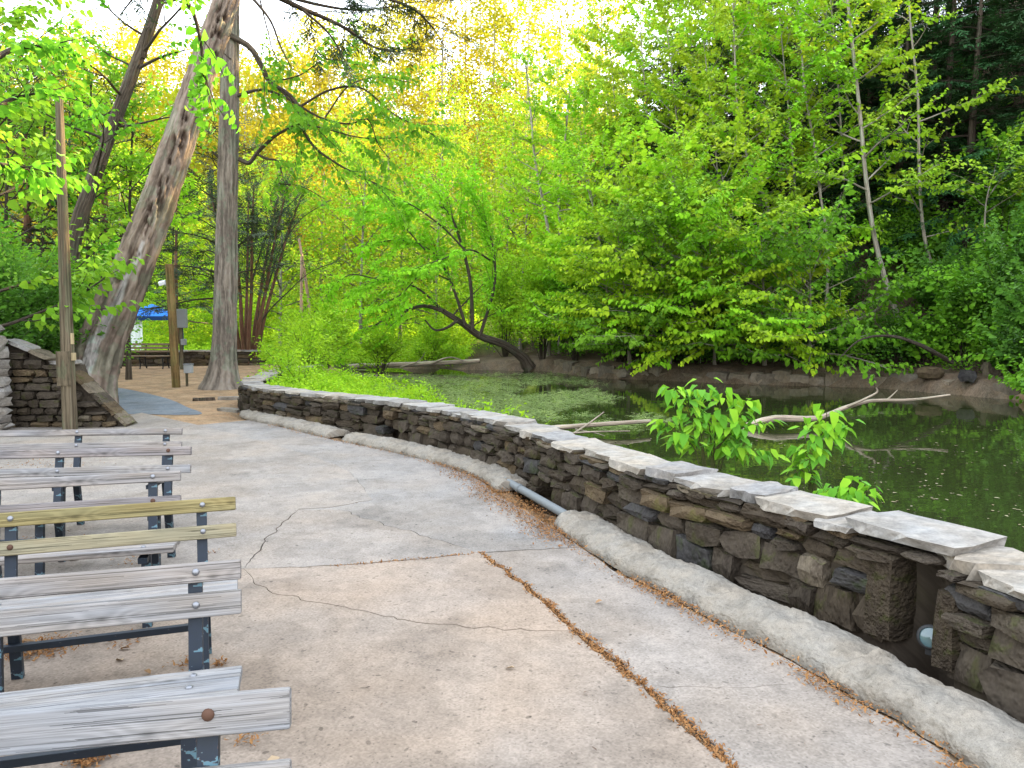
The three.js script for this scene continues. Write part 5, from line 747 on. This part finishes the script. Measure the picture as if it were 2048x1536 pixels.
// saplings between wall and water, leaf by leaf
function sapling(label, px, depth, list, seed, leafScale, n) {
  const r = rng(seed), x = (px - 1024) / FOCAL * depth, b = V(x, -0.75, -depth), t = thing('wall_sapling', label, 'sapling', [b.x, b.y, b.z]), geos = [];
  const gs = [0, 1, 2, 3].map((k) => { const o = { P: [], I: [] }; leafShape(0.135, 0.062 + 0.006 * k, 0.06 + 0.16 * k, o, new THREE.Matrix4(), 0.15 + 0.14 * k); return finish(o); });
  const mats = [[0.19, 0.43, 0.025], [0.27, 0.50, 0.03], [0.13, 0.34, 0.03]].map((c) => { const m = leafMat(); m.color = rgb(...c); return m; });
  const stems = list.map((l) => spline([V(0, 0, 0), ...l.map(([lx, ly, ld]) => atDepth(lx, ly, ld ?? depth).sub(b))], 16)); stems.forEach((q) => part('stem', tube(q, (u) => lerp(0.009, 0.002, u), 5), bark([0.16, 0.17, 0.06]), t));
  for (let i = 0; i < n; i++) {
    const q = stems[i % stems.length], u = lerp(0.34, 1, Math.pow(r(), 0.9)), az = r() * 6.283, off = 0.03 + 0.08 * r(), p = along(q, u).add(V(Math.cos(az) * off, (r() - 0.4) * 0.08, Math.sin(az) * off)), m = part('leaf', gs[Math.floor(r() * 4)], mats[Math.floor(r() * 3)], t);
    m.position.copy(p); m.rotation.set((r() - 0.5) * 0.9, -az + (r() - 0.5) * 0.8, -0.15 - 0.6 * r(), 'YZX'); m.scale.setScalar(leafScale * (0.6 + 0.6 * r()));
  }
}
sapling('large leafy sapling growing behind the wall, widest of the three', 1425, 7.2, [[[1400, 860], [1360, 790], [1345, 775]], [[1420, 860], [1400, 790], [1405, 765]], [[1430, 870], [1440, 810], [1450, 770]], [[1440, 880], [1480, 830], [1500, 785]], [[1440, 890], [1500, 850], [1535, 845]], [[1400, 890], [1350, 860], [1325, 840]], [[1430, 900], [1450, 880], [1470, 850]], [[1450, 900], [1500, 900], [1530, 905]], [[1400, 880], [1380, 830], [1370, 800]], [[1390, 900], [1370, 880], [1350, 880]], [[1450, 910], [1470, 900], [1480, 890]]], 41, 1.02, 298);
sapling('thin upright sapling behind the wall, hung with few leaves', 1630, 6.6, [[[1625, 920], [1650, 850], [1655, 805]], [[1630, 930], [1620, 870], [1610, 840]], [[1640, 900], [1670, 860], [1690, 845]], [[1620, 960], [1600, 940], [1590, 965]], [[1625, 930], [1615, 910], [1605, 900]]], 42, 0.95, 120);
sapling('low sapling with its leaves just above the coping', 1690, 5.9, [[[1680, 1010], [1660, 985], [1645, 990]], [[1690, 1000], [1700, 975], [1705, 965]], [[1700, 1005], [1730, 985], [1745, 980]], [[1690, 1005], [1690, 990], [1680, 975]]], 43, 0.8, 90);
// driftwood
const paleWood = bark([0.40, 0.33, 0.26], 0.01);
function driftwood(label, main, ra, rb, extra = [], driftMat = paleWood) {
  const sp = P3(main), b = V(sp[0].x, WATER, sp[0].z), t = thing('driftwood', label, 'driftwood', [b.x, b.y, b.z]), loc = (l) => spline(P3(l).map((p) => p.sub(b)), 18);
  part('log', tube(loc(main), (u, a) => lerp(ra, rb, u) * (1 + 0.15 * nz(Math.cos(a) * 2, Math.sin(a) * 2, u * 10)), 9, { caps: true }), driftMat, t);
  for (const [l, r0, r1] of extra) part('branch', tube(loc(l), (u) => lerp(r0, r1, u), 6, { caps: true }), driftMat, t);
}
driftwood('pale dead branch arching out of the pond, forked at its raised end', [[1470, 862, 14.7], [1540, 838, 14.9], [1600, 838, 15], [1640, 835, 15.1], [1690, 815, 15.2], [1740, 802, 15.3], [1820, 800, 15.5], [1900, 790, 15.6]], 0.075, 0.02, [[[[1690, 815, 15.2], [1730, 798, 15.1], [1755, 783, 15.1], [1752, 775, 15.1]], 0.03, 0.012], [[[1770, 803, 15.4], [1785, 790, 15.4], [1795, 780, 15.4]], 0.022, 0.008]]);
driftwood('pale log floating just behind the wall, with crossing sticks', [[1070, 858, 14.0], [1120, 855, 14.2], [1180, 850, 14.3], [1240, 846, 14.3], [1300, 842, 14.6]], 0.05, 0.035, [[[[1145, 868, 13.7], [1180, 845, 13.9], [1208, 824, 14]], 0.02, 0.012], [[[1120, 868, 13.6], [1180, 864, 13.6], [1260, 862, 13.7]], 0.02, 0.01], [[[1150, 858, 13.9], [1190, 866, 13.8], [1210, 872, 13.6]], 0.012, 0.006]]);
driftwood('long pale log lying along the far shore below the bright crown', [[640, 737, 32.5], [760, 731, 32.5], [860, 727, 32.4], [960, 722, 32.2]], 0.12, 0.09, [[[[860, 728, 32.2], [900, 715, 32], [930, 722, 32]], 0.05, 0.02], [[[800, 735, 32], [840, 720, 32], [850, 705, 32]], 0.03, 0.01]]);
driftwood('fallen dead limb hanging over the far bank at the dark bushes', [[1905, 725, 22.6], [1840, 690, 22.4], [1780, 672, 22.2], [1720, 680, 22], [1680, 715, 21.9]], 0.07, 0.012, [[[[1780, 672, 22.2], [1750, 640, 22], [1760, 600, 22]], 0.02, 0.006]], barkDark);
// stones along the far bank
{
  const bankMats = [[0.19, 0.15, 0.105], [0.15, 0.122, 0.09], [0.23, 0.185, 0.135]].map((c) => std(c, { map: copingMap, bumpMap: stoneBump, bumpScale: 0.02 }));
  const t = thing('bank_edging', 'row of rough pale stones edging the far bank at the waterline', 'edging'), r = rng(91), line = spline([[2.0, -31.0], [3.2, -28.2], [5.4, -26.9], [7.6, -25.4], [9.4, -24.7], [11.3, -24.0], [13.2, -20.4], [14.6, -16.5]].map(([x, z]) => V(x, 0, z)), 60);
  for (let s = 0; s < 1; ) { const L = 0.4 + r() * 0.6, p = along(line, s), d = dirAt(line, s), h = 0.3 + 0.22 * r(), m = part('stone', rocks[Math.floor(r() * 10)], bankMats[Math.floor(r() * 3)], t); m.position.set(p.x, WATER + h * 0.42, p.z); m.rotation.set(0, Math.atan2(-d.z, d.x) + (r() - 0.5) * 0.5, (r() - 0.5) * 0.2); m.scale.set(L, h, 0.5); s += L / 20; }
  [[1985, 752, 21.8, 0.55, 0.5], [1935, 770, 21.5, 0.5, 0.3], [1860, 772, 22.5, 0.6, 0.35]].forEach(([px, py, d, w, h], i) => { const p = atDepth(px, py, d), m = single('boulder', ['grey upright boulder among the dark bushes of the far bank', 'flat grey boulder at the waterline under the dark bushes', 'low brown boulder at the waterline below the fallen limb'][i], 'boulder', rocks[i + 2], stoneMats[5 - i], [p.x, height(p.x, p.z) + h * 0.3, p.z]); m.scale.set(w, h, w * 0.8); m.rotation.y = i; });
}
console.log('instanced copies', copies);
renderer.render(scene, camera);
